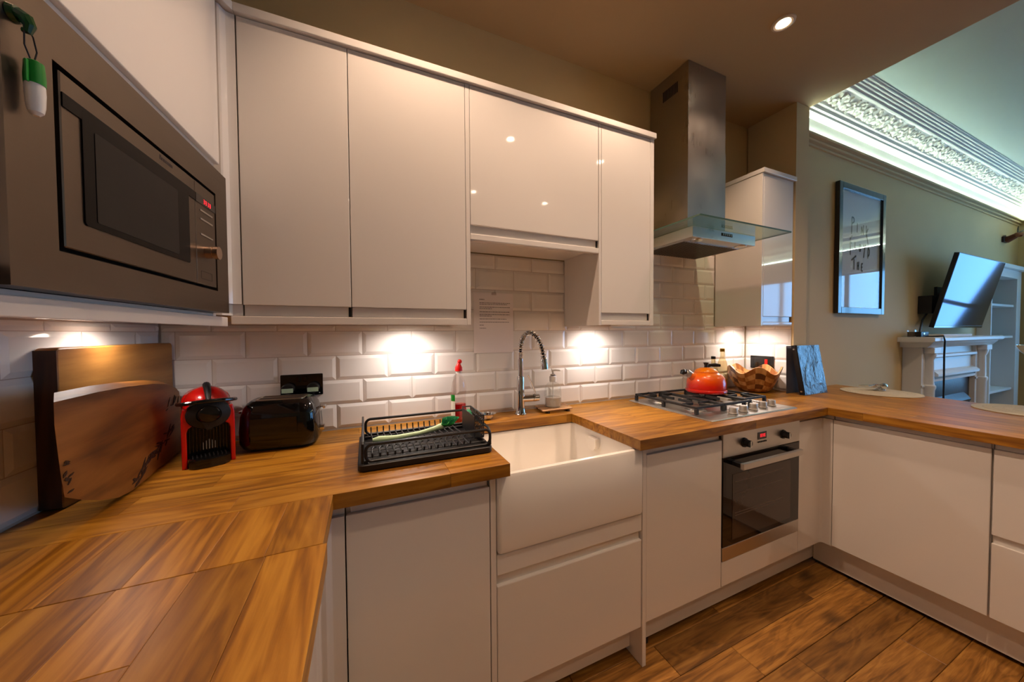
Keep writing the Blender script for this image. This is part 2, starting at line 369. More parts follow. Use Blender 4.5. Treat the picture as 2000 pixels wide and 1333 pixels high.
# ---- wall tiles: bevelled brick tiles, 200 x 100 mm, running bond, one object each
def tile_mesh(w, h, t=0.0075, bw=0.013):
    """local x along the wall, z up, front face at y=-t"""
    g = G(); bw = min(bw, w*0.45, h*0.45); bd = 0.0042
    x0, x1, z0, z1 = -w/2, w/2, -h/2, h/2
    g.rings([[(x0, 0, z0), (x1, 0, z0), (x1, 0, z1), (x0, 0, z1)], [(x0, -t+bd, z0), (x1, -t+bd, z0), (x1, -t+bd, z1), (x0, -t+bd, z1)],
             [(x0+bw, -t, z0+bw), (x1-bw, -t, z0+bw), (x1-bw, -t, z1-bw), (x0+bw, -t, z1-bw)]], cap0=False)
    me = bpy.data.meshes.new('tile')
    for f in g.bm.faces: f.smooth = False
    g.bm.to_mesh(me); g.bm.free(); me.materials.append(M['tile']); return me
TCACHE = {}
def tile(parent, w, h, loc, rotz=0):
    k = (round(w, 4), round(h, 4))
    if k not in TCACHE: TCACHE[k] = tile_mesh(w, h)
    o = bpy.data.objects.new('tile', TCACHE[k]); link(o, parent); o.location = loc; o.rotation_euler = (random.uniform(-.002, .002), 0, rotz+random.uniform(-.0025, .0025))
PX, PZ, Z0T = 0.2035, 0.102, 1.017
def tile_field(parent, u0, u1, rowlist, joint, put):
    """rows: list of (row index, z0 clip, z1 clip); joint(row)->one joint coordinate"""
    for k, zc0, zc1 in rowlist:
        za, zb = Z0T+PZ*k+0.001, Z0T+PZ*(k+1)-0.001
        za, zb = max(za, zc0), min(zb, zc1)
        if zb-za < 0.008: continue
        j = joint(k); n0 = math.floor((u0-j)/PX)
        u = j+n0*PX
        while u < u1-0.004:
            a, b = max(u+0.001, u0), min(u+PX-0.001, u1)
            if b-a > 0.008: put((a+b)/2, (za+zb)/2, b-a, zb-za)
            u += PX
def put_back(u, z, w, h): tile(wb, w, h, (u, 0.0065, z))
jb = lambda k: 0.389 if k % 2 == 0 else 0.4905
LOW = [(-1, 0.912, 9)]+[(k, 0, 9) for k in range(0, 4)]
tile_field(wb, 0.149, XN0-0.001, [(-1, 0.912, 9), (0, 0, 9), (1, 0, 9), (2, 0, 1.46), (3, 0, 1.46)][:4], jb, put_back)
tile_field(wb, 0.149, 1.19, [(3, 0, 1.346)], jb, put_back)
tile_field(wb, 1.1745, 1.826, [(3, 0, 9), (4, 0, 9), (5, 0, 9), (6, 0, 1.70)], jb, put_back)
tile_field(wb, 1.826, 3.366, [(3, 0, 1.347)], jb, put_back)
tile_field(wb, 2.150, 3.029, [(3, 1.3495, 9), (4, 0, 9), (5, 0, 9), (6, 0, 9), (7, 0, 9)], jb, put_back)
obj('grout', G().box(0.14, 3.3655, 0.0035, 0.0064, 0.90, 1.36).box(1.19, 1.808, 0.0035, 0.0064, 1.36, 1.70).box(2.15, 3.03, 0.0035, 0.0064, 1.36, 1.842), 'grout', wb)
def put_left(u, z, w, h): tile(wl, w, h, (-0.0065, u, z), PI/2)
tile_field(wl, -1.30, -0.001, [(-1, 0.912, 9), (0, 0, 9), (1, 0, 9), (2, 0, 9), (3, 0, 1.346)], lambda k: -0.117 if k % 2 == 0 else -0.017, put_left)
obj('grout', G().box(-0.0064, -0.0035, -1.3, 0, 0.90, 1.36), 'grout', wl)
def put_nib(u, z, w, h): tile(wr, w, h, (XN0+0.0065, u, z), -PI/2)
tile_field(wr, -0.2865, -0.001, [(-1, 0.912, 9), (0, 0, 9), (1, 0, 9), (2, 0, 9), (3, 0, 1.346)], lambda k: -0.092 if k % 2 == 0 else -0.193, put_nib)
obj('grout', G().box(XN0+0.0035, XN0+0.0064, -0.287, 0, 0.90, 1.36), 'grout', wr)

# ---- living-room cornice and picture rail
def sweep(prof, x0, x1, g=None):
    g = g or G(); return g.prism(prof, 'x', x0, x1)
cor = thing('trim_1', 'ornate white plaster cornice with a band of leaf relief', None, ((XN1+XE)/2, YL, 2.78)); cor['kind'] = 'structure'
obj('bead', sweep([(YL, 2.770), (-0.262, 2.770), (-0.275, 2.785), (-0.288, 2.785), (-0.290, 2.800), (-0.300, 2.806), (-0.302, 2.826), (-0.312, 2.834), (-0.312, 2.846), (YL, 2.846)], XN1, XE), 'plaster', cor, smooth=0)
mp_ = [(YL, 2.905), (-0.386, 2.912)]
for k, (y_, z_) in enumerate(((-0.398, 2.914), (-0.412, 2.932), (-0.424, 2.948), (-0.436, 2.962), (-0.448, 2.976))):
    mp_ += [(y_, z_), (y_-0.006, z_+0.004), (y_-0.006, z_+0.011), (y_+0.004, z_+0.013), (y_+0.006, z_+0.016)]
mp_ += [(-0.462, 2.992), (-0.462, ZL), (YL, ZL)]
obj('moulding', sweep(mp_, XN1, XE), 'plaster', cor, smooth=0)
obj('frieze', sweep([(YL, 2.84), (-0.300, 2.840), (-0.392, 2.916), (YL, 2.916)], XN1, XE), 'plaster', cor)
obj('cove', G().box(XN1, XE, YL-0.002, YL+0.001, 2.637, 2.772).box(XE-0.002, XE+0.001, -5.2, YL-0.002, 2.65, 2.772), 'plaster', cor)
# leaf relief on the frieze slope: repeated rosettes and leaves
slope = Vector((0, -0.092, 0.076)).normalized(); nrm = Vector((0, -0.076, -0.092)).normalized()
def on_slope(x, s, h): return Vector((x, -0.300, 2.840))+slope*s+nrm*h
rl = G(); x = XN1+0.04; i = 0
def lump(cx, cs, rx, rs, h, ang=0):
    n = 8; rg = []
    for q, hh in ((1, 0), (0.75, h*0.75), (0.35, h)):
        ring = []
        for k in range(n):
            a = 2*PI*k/n; du, dv = rx*q*math.cos(a), rs*q*math.sin(a)
            ring.append(on_slope(cx+du*math.cos(ang)-dv*math.sin(ang), cs+du*math.sin(ang)+dv*math.cos(ang), hh))
        rg.append(ring)
    rl.rings(rg, False, True)
while x < XE-0.05:
    for k in range(5): 
        a = 2*PI*k/5+i; lump(x+0.028*math.cos(a), 0.06+0.028*math.sin(a), 0.020, 0.011, 0.014, a)
    lump(x, 0.06, 0.012, 0.012, 0.018)
    for k in range(7): lump(x+0.055+random.uniform(-.02, .03), random.uniform(0.012, 0.108), random.uniform(.010, .022), random.uniform(.006, .011), random.uniform(.008, .016), random.uniform(0, PI))
    x += 0.105; i += 0.4
o = obj('leaf_relief', rl, 'plaster', cor); o['kind'] = 'stuff'
rail = thing('trim_2', 'beige picture rail under the glowing plaster cornice', None, ((XN1+XE)/2, YL, 2.61)); rail['kind'] = 'structure'
obj('rail', sweep([(YL, 2.582), (-0.262, 2.582), (-0.264, 2.592), (-0.256, 2.596), (-0.256, 2.604), (-0.274, 2.608), (-0.276, 2.620), (-0.268, 2.624), (-0.268, 2.630), (-0.290, 2.634), (-0.292, 2.648), (-0.282, 2.650), (-0.276, 2.650), (-0.276, 2.636), (YL, 2.636)], XN1, XE), 'paint', rail, smooth=0)
obj('rail', G().prism([(XE, 2.585), (XE-0.008, 2.585), (XE-0.012, 2.6), (XE-0.024, 2.61), (XE-0.036, 2.648), (XE, 2.648)], 'y', -5, YL), 'paint', rail)
led = tag(obj('led_strip', G().box(XN1+0.01, XE-0.03, -0.271, -0.259, 2.637, 2.641), 'led'), 'glowing cool white light strip lying along the picture rail', 'light strip')
led2 = tag(obj('led_strip', G().box(XE-0.02, XE-0.008, -4.5, -0.30, 2.652, 2.656), 'led'), 'glowing cool white light strip on the end wall rail', 'light strip')
obj('end_cornice', G().prism([(XE, 2.770), (XE-0.05, 2.80), (XE-0.062, 2.846), (XE-0.142, 2.916), (XE-0.2, ZL), (XE, ZL)], 'y', -5.2, YL), 'plaster', cor)
# ------------------------------------------------------------------ worktops (oak staves)
ZC, ZB = 0.91, 0.870
YF = -0.633; XA = 0.733; XS0, XS1, YSB = 1.2114, 1.7363, -0.1795; XP = 3.0206
def stave(parent, x0, x1, y0, y1, along):
    cx, cy = (x0+x1)/2, (y0+y1)/2; lx, ly = (x1-x0), (y1-y0)
    if along == 'y': lx, ly = ly, lx
    g = G().box(-lx/2+0.0002, lx/2-0.0002, -ly/2+0.0002, ly/2-0.0002, ZB-ZC, 0, bev=0.0008, seg=1)
    o = obj('stave', g, 'oak', None); o.parent = parent
    o.location = Vector((cx, cy, ZC))-parent.location
    if along == 'y': o.rotation_euler = (0, 0, PI/2)
    return o
def run_rows(parent, a0, a1, lo, hi, along, n, offs, L=(0.45, 1.0)):
    """n rows across lo..hi, staves of random length along a0..a1"""
    w = (hi-lo)/n
    for r in range(n):
        c0, c1 = lo+w*r, lo+w*(r+1); a = a0; first = True
        while a < a1-1e-4:
            ln = random.uniform(*L)*(random.uniform(.3, 1) if first else 1); first = False
            b = a+ln
            if a1-b < 0.15: b = a1
            if along == 'x': stave(parent, a, b, c0, c1, 'x')
            else: stave(parent, c0, c1, a, b, 'y')
            a = b
wk = thing('worktop', 'oiled oak worktop along the tiled wall with sink cut-out', 'worktop', (1.6, -0.32, ZC))
run_rows(wk, 0.12, XP, YSB, -0.001, 'x', 2, 0)
run_rows(wk, 0.12, XS0, YF, YSB, 'x', 5, 0, (0.35, 0.8))
run_rows(wk, XS1, XP, YF, YSB, 'x', 5, 0, (0.3, 0.8))
wk2 = thing('worktop', 'oiled oak worktop running towards the viewer on the left', 'worktop', (0.40, -1.2, ZC))
run_rows(wk2, -0.846, YF-0.0006, 0.07, XA-0.005, 'y', 7, 0, (0.5, 0.6))
run_rows(wk2, -2.3, -0.847, 0.05, XA+0.002, 'y', 7, 0, (0.25, 0.9))
wk3 = thing('worktop', 'oak breakfast bar worktop in front of the living room', 'worktop', (3.4, -1.2, ZC))
run_rows(wk3, -2.5, -0.001, XP+0.0006, 3.3655, 'y', 4, 0, (0.4, 1.0))
run_rows(wk3, -2.5, YN-0.001, 3.3655, XN1, 'y', 2, 0, (0.4, 1.0))
run_rows(wk3, -2.5, YN-0.0008, XN1, 3.74, 'y', 2, 0, (0.4, 1.0))
# far edge of the bar tapers: last boards are wedge shaped
def wedge(poly):
    cx = sum(p[0] for p in poly)/len(poly); cy = sum(p[1] for p in poly)/len(poly)
    g = G().prism([(p[1]-cy, -(p[0]-cx)) for p in poly], 'z', ZB-ZC, 0, bev=0.0008, seg=1)
    o = obj('stave', g, 'oak', None); o.parent = wk3; o.location = Vector((cx, cy, ZC))-wk3.location; o.rotation_euler = (0, 0, PI/2)
xf = lambda y: 4.035+(y+0.25)*0.22 if y < -0.25 else 4.035
ys = [-0.252, -0.7, -1.15, -1.6, -2.5]
for i in range(len(ys)-1):
    a, b = ys[i], ys[i+1]
    for j in range(3):
        f = lambda y, t: max(3.742, 3.741+(xf(y)-3.741)*t/3)
        p = [(f(a, j), a-0.0004), (f(a, j+1), a-0.0004), (f(b, j+1), b+0.0004), (f(b, j), b+0.0004)]
        if f(b, j+1)-f(b, j) > 0.004: wedge(p)

# ------------------------------------------------------------------ base cabinets
YD = -0.598; ZD0, ZD1 = 0.168, 0.832
def base_unit(name, label, x0, x1, door=True, extra=None):
    t = thing(name, label, 'cabinet', ((x0+x1)/2, -0.3, 0.16))
    pbox('carcass', t, 'carcass', x0+0.001, x1-0.001, -0.578, -0.02, 0.165, 0.868)
    if door:
        d = pbox('door', t, 'gloss', x0+0.0015, x1-0.0015, YD, -0.579, ZD0, ZD1, bev=0.0025)
        pbox('handle_recess', d, 'gloss', x0+0.012, x1-0.006, -0.586, -0.579, ZD1+0.0005, 0.8685, bev=0.001)
    return t
u = base_unit('base_cabinet', 'white gloss base cabinet under the dish rack, left of the sink', 0.752, 1.157)
pbox('side_panel', u, 'gloss', 1.158, 1.1765, YD, -0.02, 0.0, 0.8695, bev=0.0015)
# corner post between left run and back run
cp = thing('corner_post', 'narrow white corner post under the worktop corner at left', 'cabinet post', (0.72, -0.6, 0.165))
obj('post', G().prism([(0.60, -0.58), (0.60, -0.62), (0.700, -0.62), (0.7065, -0.6185), (0.712, -0.613), (0.7145, -0.605), (0.720, -0.5995), (0.7265, YD), (0.7505, YD), (0.7505, -0.58)], 'z', 0.165, 0.832), 'gloss', cp)
pbox('post_top', cp, 'gloss', 0.60, 0.7505, -0.586, -0.575, 0.8325, 0.8685)
# left run base cabinets (facing the viewer's right)
lb = thing('base_cabinet', 'white gloss base cabinet under the left worktop nearest the viewer', 'cabinet', (0.4, -1.2, 0.16))
pbox('carcass', lb, 'carcass', 0.13, 0.680, -2.2, -0.63, 0.165, 0.868)
for a, b in ((-1.20, -0.65), (-1.72, -1.203), (-2.2, -1.723)):
    pbox('door', lb, 'gloss', 0.681, 0.700, a+0.0015, b-0.0015, ZD0, ZD1, bev=0.0025)
pbox('handle_recess', lb, 'gloss', 0.681, 0.688, -2.2, -0.65, ZD1+0.001, 0.8685)
# sink unit
su = thing('base_cabinet', 'white gloss drawer cabinet under the ceramic sink', 'cabinet', (1.48, -0.3, 0.16))
pbox('carcass', su, 'carcass', 1.179, 1.778, -0.578, -0.02, 0.165, 0.600)
pbox('fascia', su, 'gloss', 1.1785, 1.7785, YD, -0.579, 0.541, 0.6085, bev=0.003)
dr = pbox('drawer', su, 'gloss', 1.1785, 1.7785, YD, -0.579, 0.158, 0.507, bev=0.0035)
pbox('handle_recess', dr, 'gloss', 1.182, 1.7745, -0.586, -0.579, 0.5075, 0.5405)
pbox('side_panel', su, 'gloss', 1.7795, 1.7985, -0.6015, -0.02, 0.0, 0.8695, bev=0.0015)
u = base_unit('base_cabinet', 'white gloss base cabinet between the sink and the oven', 1.800, 2.244)
pbox('recess_end', u, 'gap', 2.2355, 2.2425, -0.5855, -0.5795, ZD1+0.002, 0.8685)
# oven housing
oh = thing('oven_housing', 'white cabinet housing holding the built-in oven', 'cabinet', (2.54, -0.3, 0.16))
pbox('bottom_panel', oh, 'gloss', 2.2465, 2.8345, YD, -0.579, 0.170, 0.2815, bev=0.0025)
pbox('side', oh, 'carcass', 2.2455, 2.2475, -0.570, -0.02, 0.165, 0.868)
pbox('side', oh, 'carcass', 2.8335, 2.8355, -0.570, -0.02, 0.165, 0.868)
pbox('base', oh, 'carcass', 2.2480, 2.8330, -0.570, -0.02, 0.165, 0.183)
# corner filler right
cf = thing('corner_post', 'wide white corner filler between the oven and the breakfast bar', 'cabinet post', (2.95, -0.55, 0.165))
obj('post', G().prism([(2.837, -0.575), (2.837, YD), (3.030, YD), (3.040, -0.5995), (3.047, -0.604), (3.050, -0.612), (3.050, -0.6425), (3.075, -0.6425), (3.075, -0.575)], 'z', 0.171, 0.845), 'gloss', cf)
pbox('post_top', cf, 'gloss', 2.837, 3.070, -0.586, -0.575, 0.8455, 0.8685)
pbox('post_top', cf, 'gloss', 3.062, 3.074, -0.6425, -0.587, 0.8455, 0.8685)
# peninsula units
XD = 3.050
pu = thing('base_cabinet', 'white gloss cabinet door under the breakfast bar beside the corner', 'cabinet', (3.3, -0.89, 0.16))
pbox('carcass', pu, 'carcass', 3.071, 3.60, -1.131, -0.644, 0.172, 0.868)
d = pbox('door', pu, 'gloss', XD, 3.0695, -1.1295, -0.6445, 0.174, 0.845, bev=0.0025)
pbox('handle_recess', d, 'gloss', 3.0625, 3.0695, -1.126, -0.648, 0.8455, 0.8685)
pu2 = thing('base_cabinet', 'white gloss drawer cabinet under the breakfast bar at the right edge', 'cabinet', (3.3, -1.43, 0.16))
pbox('carcass', pu2, 'carcass', 3.071, 3.60, -1.732, -1.133, 0.172, 0.868)
for a, b in ((0.506, 0.845), (0.174, 0.474)):
    d = pbox('drawer', pu2, 'gloss', XD, 3.0695, -1.731, -1.1345, a, b, bev=0.0025)
    pbox('handle_recess', d, 'gloss', 3.0625, 3.0695, -1.728, -1.138, b+0.0005, (0.8685 if b > 0.8 else 0.5055))
pu3 = thing('base_cabinet', 'white gloss cabinet at the far end of the breakfast bar', 'cabinet', (3.3, -2.05, 0.16))
pbox('carcass', pu3, 'carcass', 3.071, 3.60, -2.40, -1.734, 0.172, 0.868)
pbox('door', pu3, 'gloss', XD, 3.0695, -2.40, -1.7355, 0.174, 0.845, bev=0.0025)
pbox('back_panel', tag(thing('bar_back', 'white back panel under the breakfast bar facing the living room', 'panel', (3.61, -1.3, 0)), 'white back panel under the breakfast bar facing the living room', 'panel'), 'gloss', 3.602, 3.620, -2.40, YN-0.005, 0, 0.868)
# plinths
def plinth(label, *a): return tag(obj('plinth', G().box(*a, bev=0.001, seg=1), 'gloss'), label, 'plinth')
plinth('white plinth below the sink drawer, left of the end panel', 1.1785, 1.7785, -0.535, -0.519, 0.030, 0.157)
plinth('white plinth below the cabinet under the dish rack', 0.70, 1.157, -0.535, -0.519, 0.030, 0.164)
plinth('white plinth below the oven and neighbouring cabinet', 1.800, 3.119, -0.535, -0.519, 0.030, 0.164)
plinth('white plinth along the breakfast bar cabinets', 3.120, 3.136, -2.38, -0.5352, 0.020, 0.1715)
plinth('white plinth below the left run of cabinets', 0.62, 0.636, -2.2, -0.64, 0.030, 0.164)
pg = thing('plinth_gap_shade', 'black block standing in for the shaded gap under the plinth beside the end panel', 'gap_shade', (1.85, -0.54, 0))
obj('gap_shade', G().box(1.802, 1.88, -0.534, -0.45, 0.001, 0.029, bev=0.002), 'blackmatte', pg)  # black block put in as the shade of the open gap under the plinth

# ------------------------------------------------------------------ wall cabinets
YU = -0.298; ZT = 2.2745
def wall_unit(label, x0, x1, z0=1.370, door=None, panels=()):
    t = thing('wall_cabinet', label, 'cabinet', ((x0+x1)/2, -0.15, z0))
    pbox('carcass', t, 'carcass', x0+0.0005, x1-0.0005, -0.278, -0.001, z0, ZT)
    zb = z0+0.033
    d = pbox('door', t, 'gloss', door[0], door[1], YU, -0.279, zb, ZT-0.002, bev=0.0022)
    pbox('handle_recess', d, 'gloss', door[0]+0.002, door[1]-0.009, -0.288, -0.279, z0+0.0005, zb-0.0005)
    pbox('recess_end', d, 'gap', door[1]-0.0085, door[1]-0.0015, -0.289, -0.279, z0+0.0005, zb-0.0005)
    for a, b, c, e in panels: pbox('side_panel', t, 'gloss', a, b, YU, -0.001, c, e, bev=0.001)
    return t
wall_unit('narrow white gloss wall cabinet beside the microwave', 0.4635, 0.7665, door=(0.4655, 0.7655))
wall_unit('white gloss wall cabinet second from the microwave, above the dish rack', 0.767, 1.1735, door=(0.7675, 1.1725), panels=((1.174, 1.1905, 1.3445, ZT),))
un = wall_unit('short white gloss cabinet with lift-up door over the sink', 1.191, 1.8085, z0=1.7035, door=(1.1925, 1.8065))
pbox('bottom_rail', un, 'gloss', 1.191, 1.8085, YU, -0.270, 1.678, 1.7030, bev=0.003)
wall_unit('narrow tall white gloss wall cabinet left of the extractor hood', 1.8225, 2.1255, door=(1.824, 2.1245), panels=((1.809, 1.822, 1.3445, ZT), (2.126, 2.1495, 1.3445, ZT)))
wall_unit('white gloss wall cabinet right of the extractor hood', 3.0465, 3.363, door=(3.048, 3.352), panels=((3.030, 3.046, 1.3445, ZT),))
# light pelmets and cornices
def strip(name, label, cat, g): return tag(obj(name, g, 'gloss'), label, cat)
strip('light_pelmet', 'white pelmet strip under the two wall cabinets beside the microwave', 'pelmet', G().box(0.4345, 1.1735, YU, -0.280, 1.343, 1.3685, bev=0.002))
strip('light_pelmet', 'white pelmet strip under the narrow tall cabinet by the hood', 'pelmet', G().box(1.8225, 2.1255, YU, -0.280, 1.346, 1.3685, bev=0.002))
strip('light_pelmet', 'white pelmet strip under the cabinet right of the hood', 'pelmet', G().box(3.0465, 3.355, YU, -0.280, 1.346, 1.3685, bev=0.002))
strip('cabinet_cornice', 'white cornice strip on top of the main row of wall cabinets', 'cornice', G().prism([(0.462, -0.2), (0.462, -0.3105), (2.1525, -0.3105), (2.1525, -0.001), (2.12, -0.001), (2.12, -0.2)], 'z', 2.2755, 2.302, bev=0.002))
strip('cabinet_cornice', 'white cornice strip on top of the cabinet right of the hood', 'cornice', G().prism([(3.026, -0.001), (3.026, -0.3105), (3.3655, -0.3105), (3.3655, -0.2), (3.06, -0.2), (3.06, -0.001)], 'z', 2.2755, 2.302, bev=0.002))
# corner post between the microwave tower and the wall cabinets
wp = thing('corner_post', 'rounded white corner post between the microwave and the wall cabinets', 'cabinet post', (0.45, -0.29, 1.37))
obj('post', G().prism([(0.36, -0.26), (0.36, -0.322), (0.429, -0.325), (0.4335, -0.322), (0.4375, -0.311), (0.4425, -0.3035), (0.450, -0.2995), (0.4625, YU), (0.4625, -0.26)], 'z', 1.405, ZT-0.002), 'gloss', wp)
obj('post_foot', G().prism([(0.36, -0.26), (0.36, -0.33), (0.424, -0.33), (0.431, -0.30), (0.438, -0.291), (0.4625, -0.288), (0.4625, -0.26)], 'z', 1.370, 1.4045), 'gloss', wp)
strip('cabinet_cornice', 'white mitred cornice strip over the corner above the microwave', 'cornice', G().prism([(0.40, -0.25), (0.40, -1.4), (0.433, -1.4), (0.447, -0.335), (0.4615, -0.3105), (0.4615, -0.25)], 'z', 2.2755, 2.302, bev=0.002))

# ------------------------------------------------------------------ microwave tower on the left wall (local frame of the left wall)
def lthing(name, label, cat): return thing(name, label, cat, (LW[0], LW[1], 0), TH, world=False)
mh = lthing('microwave_housing', 'white gloss wall cabinet above the built-in microwave', 'cabinet')
pbox('carcass', mh, 'carcass', 0.0, 0.279, -0.953, -0.325, 1.762, 2.272)
d = pbox('door', mh, 'gloss', 0.281, 0.300, -0.945, -0.328, 1.800, 2.272, bev=0.0025)
pbox('handle_recess', d, 'gloss', 0.281, 0.288, -0.943, -0.332, 1.763, 1.7995)
pbox('base', mh, 'carcass', 0.0, 0.283, -0.953, -0.347, 1.3645, 1.3725)
pbox('side_panel', mh, 'gloss', 0.0, 0.283, -0.3465, -0.331, 1.3645, 1.7615)
pbox('side_panel', mh, 'gloss', 0.0, 0.283, -0.9685, -0.9535, 1.3645, 2.272)
mw = lthing('microwave', 'built-in steel microwave with dark window and bronze knob', 'microwave')
def yz(poly, x0, x1, bev=0): return G().prism(poly, 'x', x0, x1, bev=bev)
fg = G()
Y0, Y1, Z0, Z1 = -0.9525, -0.3475, 1.3735, 1.757
gy0, gy1, gz0, gz1 = -0.886, -0.414, 1.429, 1.688
for a in ((Y0, gy0, Z0, Z1), (gy1, Y1, Z0, Z1), (gy0, gy1, Z0, gz0), (gy0, gy1, gz1, Z1)): fg.box(0.285, 0.320, *a)
obj('frame', fg, 'steel_dark', mw)
pbox('body', mw, 'gap', 0.01, 0.300, -0.945, -0.355, 1.380, 1.750)
dy0, dy1, dz0, dz1 = -0.875, -0.4195, 1.4365, 1.6815; yp = -0.519
dg = G().box(0.3005, 0.3195, dy0, yp-0.0006, dz0, dz1, bev=0.0015, seg=1)
dd = obj('door', dg, 'steel_dark', mw)
wg = G().prism(rrect(-0.842, -0.551, 1.4775, 1.648, 0.006), 'x', 0.3196, 0.3215)
wg.box(0.3196, 0.3214, dy0+0.001, yp-0.001, 1.633, 1.6525)
obj('window_surround', wg, 'ovenblack', dd)
obj('window', G().prism(rrect(-0.820, -0.597, 1.4875, 1.626, 0.003), 'x', 0.3216, 0.3222), 'darkglass', dd)
lg = G()
for k in range(7): lg.box(0.3196, 0.3199, -0.652+0.0065*k, -0.6475+0.0065*k, 1.6665, 1.6665+(0.009 if k == 0 else 0.006))
obj('brand_mark', lg, 'ink', dd)
cp_ = pbox('control_panel', mw, 'steel_dark', 0.3005, 0.3195, yp+0.0006, dy1, dz0, dz1, bev=0.0015)
pbox('display', cp_, 'blackgloss', 0.3196, 0.3212, yp+0.001, dy1-0.001, 1.633, 1.6525)
sg = G()   # red figures
for k, yy in enumerate((-0.482, -0.473, -0.461, -0.452)):
    for zz in (1.6385, 1.6430, 1.6475): sg.box(0.3213, 0.3215, yy, yy+0.005, zz-0.0005, zz+0.0005)
    sg.box(0.3213, 0.3215, yy+0.0044, yy+0.0055, 1.6385, 1.6475)
obj('digits', sg, 'redled', cp_)
for z in (1.618, 1.597, 1.5595): pbox('button', cp_, 'steel', 0.3196, 0.3214, -0.498, -0.436, z-0.0022, z+0.0022, bev=0.0008)
bt = G()
for a in ((-0.499, -0.444, 1.4505, 1.4512), (-0.499, -0.444, 1.4688, 1.4695), (-0.499, -0.4983, 1.4505, 1.4695), (-0.4447, -0.444, 1.4505, 1.4695)): bt.box(0.3196, 0.3199, *a)
obj('open_button', bt, 'ink', cp_)
kn = obj('knob', G().cyl((0.3196, -0.470, 1.520), (0.334, -0.470, 1.520), 0.0155, 0.015, 32).cyl((0.334, -0.470, 1.520), (0.337, -0.470, 1.520), 0.0135, 0.0135, 32).cyl((0.337, -0.470, 1.520), (0.346, -0.470, 1.520), 0.0165, 0.016, 32), 'copper', cp_)
ml = lthing('light_pelmet', 'white pelmet strip under the microwave', 'pelmet')
obj('strip', G().box(0.282, 0.300, -1.5, -0.300, 1.336, 1.364, bev=0.002), 'gloss', ml)
lw = lthing('wall_cabinet', 'white wall cabinet at the left picture edge beside the microwave', 'cabinet')
pbox('carcass', lw, 'carcass', 0.0, 0.279, -1.5, -0.970, 1.3645, 2.272)
pbox('door', lw, 'gloss', 0.281, 0.300, -1.5, -0.9705, 1.398, 2.272, bev=0.0025)
pbox('recess', lw, 'gap', 0.2795, 0.284, -1.5, -0.9705, 1.3655, 1.397)
# hook and pen on the microwave frame
hk = lthing('magnetic_hook', 'small dark green hook stuck on the microwave frame', 'hook')
HYK = -0.938
obj('hook', G().cyl((0.3205, HYK, 1.703), (0.326, HYK, 1.703), 0.0105, 0.009, 20).tube([(0.326, HYK, 1.703), (0.332, HYK, 1.700), (0.335, HYK, 1.692), (0.333, HYK, 1.685), (0.329, HYK, 1.686)], [0.008, 0.007, 0.0055, 0.0042, 0.003], 10), 'darkgreen', hk)
pn = lthing('marker_pen', 'white marker pen with green cap hanging on the microwave', 'pen')
PYK = -0.930
obj('barrel', G().lathe([(0.003, 0), (0.0065, 0.004), (0.0078, 0.012), (0.0085, 0.028), (0.0082, 0.040)], (0.332, PYK, 1.588), 20), 'whiteplastic', pn)
obj('cap', G().lathe([(0.0088, 0), (0.0090, 0.010), (0.0080, 0.027), (0.005, 0.029)], (0.332, PYK, 1.626), 20).box(0.3315, 0.3335, PYK-0.0125, PYK-0.0085, 1.624, 1.651, bev=0.001), 'green', pn)
obj('cord', G().tube([(0.332, PYK, 1.653), (0.333, PYK+0.003, 1.668), (0.3335, PYK-0.002, 1.683), (0.333, HYK, 1.6895), (0.332, HYK-0.003, 1.683), (0.331, HYK-0.002, 1.668), (0.332, PYK-0.003, 1.652)], 0.0008, 6), 'blackmatte', pn)

# ------------------------------------------------------------------ Belfast sink
sk = thing('belfast_sink', 'white ceramic farmhouse sink set into the oak worktop', 'sink', (1.48, -0.4, 0.612))
X0, X1, YS0, YS1, ZS0, ZS1 = 1.1790, 1.7780, -0.609, -0.150, 0.612, 0.866
sg = G(); n = 6
def rr(x0, x1, y0, y1, z, r): return [(a, b, z) for a, b in rrect(x0, x1, y0, y1, r, n)]
T = 0.026
sg.rings([rr(X0+.010, X1-.010, YS0+.010, YS1-.01, ZS0, .010), rr(X0+.003, X1-.003, YS0+.003, YS1-.003, ZS0+.003, .012), rr(X0, X1, YS0, YS1, ZS0+.012, .014), rr(X0, X1, YS0, YS1, ZS1-.012, .014), rr(X0+.004, X1-.004, YS0+.004, YS1-.004, ZS1-.002, .014), rr(X0+.010, X1-.010, YS0+.010, YS1-.010, ZS1, .014),
          rr(X0+T-.008, X1-T+.008, YS0+T-.008, YS1-T+.008, ZS1, .02), rr(X0+T-.002, X1-T+.002, YS0+T-.002, YS1-T+.002, ZS1-.003, .024), rr(X0+T, X1-T, YS0+T, YS1-T, ZS1-.012, .026), rr(X0+T+.004, X1-T-.004, YS0+T+.004, YS1-T-.004, .685, .032), rr(X0+T+.012, X1-T-.012, YS0+T+.012, YS1-T-.012, .668, .036), rr(X0+T+.04, X1-T-.04, YS0+T+.04, YS1-T-.04, .662, .04)])
obj('basin', sg, 'ceramic', sk)
obj('waste', G().lathe([(0.042, 0), (0.044, 0.003), (0.032, 0.004), (0.028, 0.001)], (1.48, -0.36, 0.6625), 28), 'chrome', sk)
ov = G().prism(arc(-0.35, 0.815, 0.030, 180, 360, 10)+[(-0.32, 0.840), (-0.38, 0.840)], 'x', 1.7255, 1.7505)
obj('overflow', ov, 'ceramic', sk)

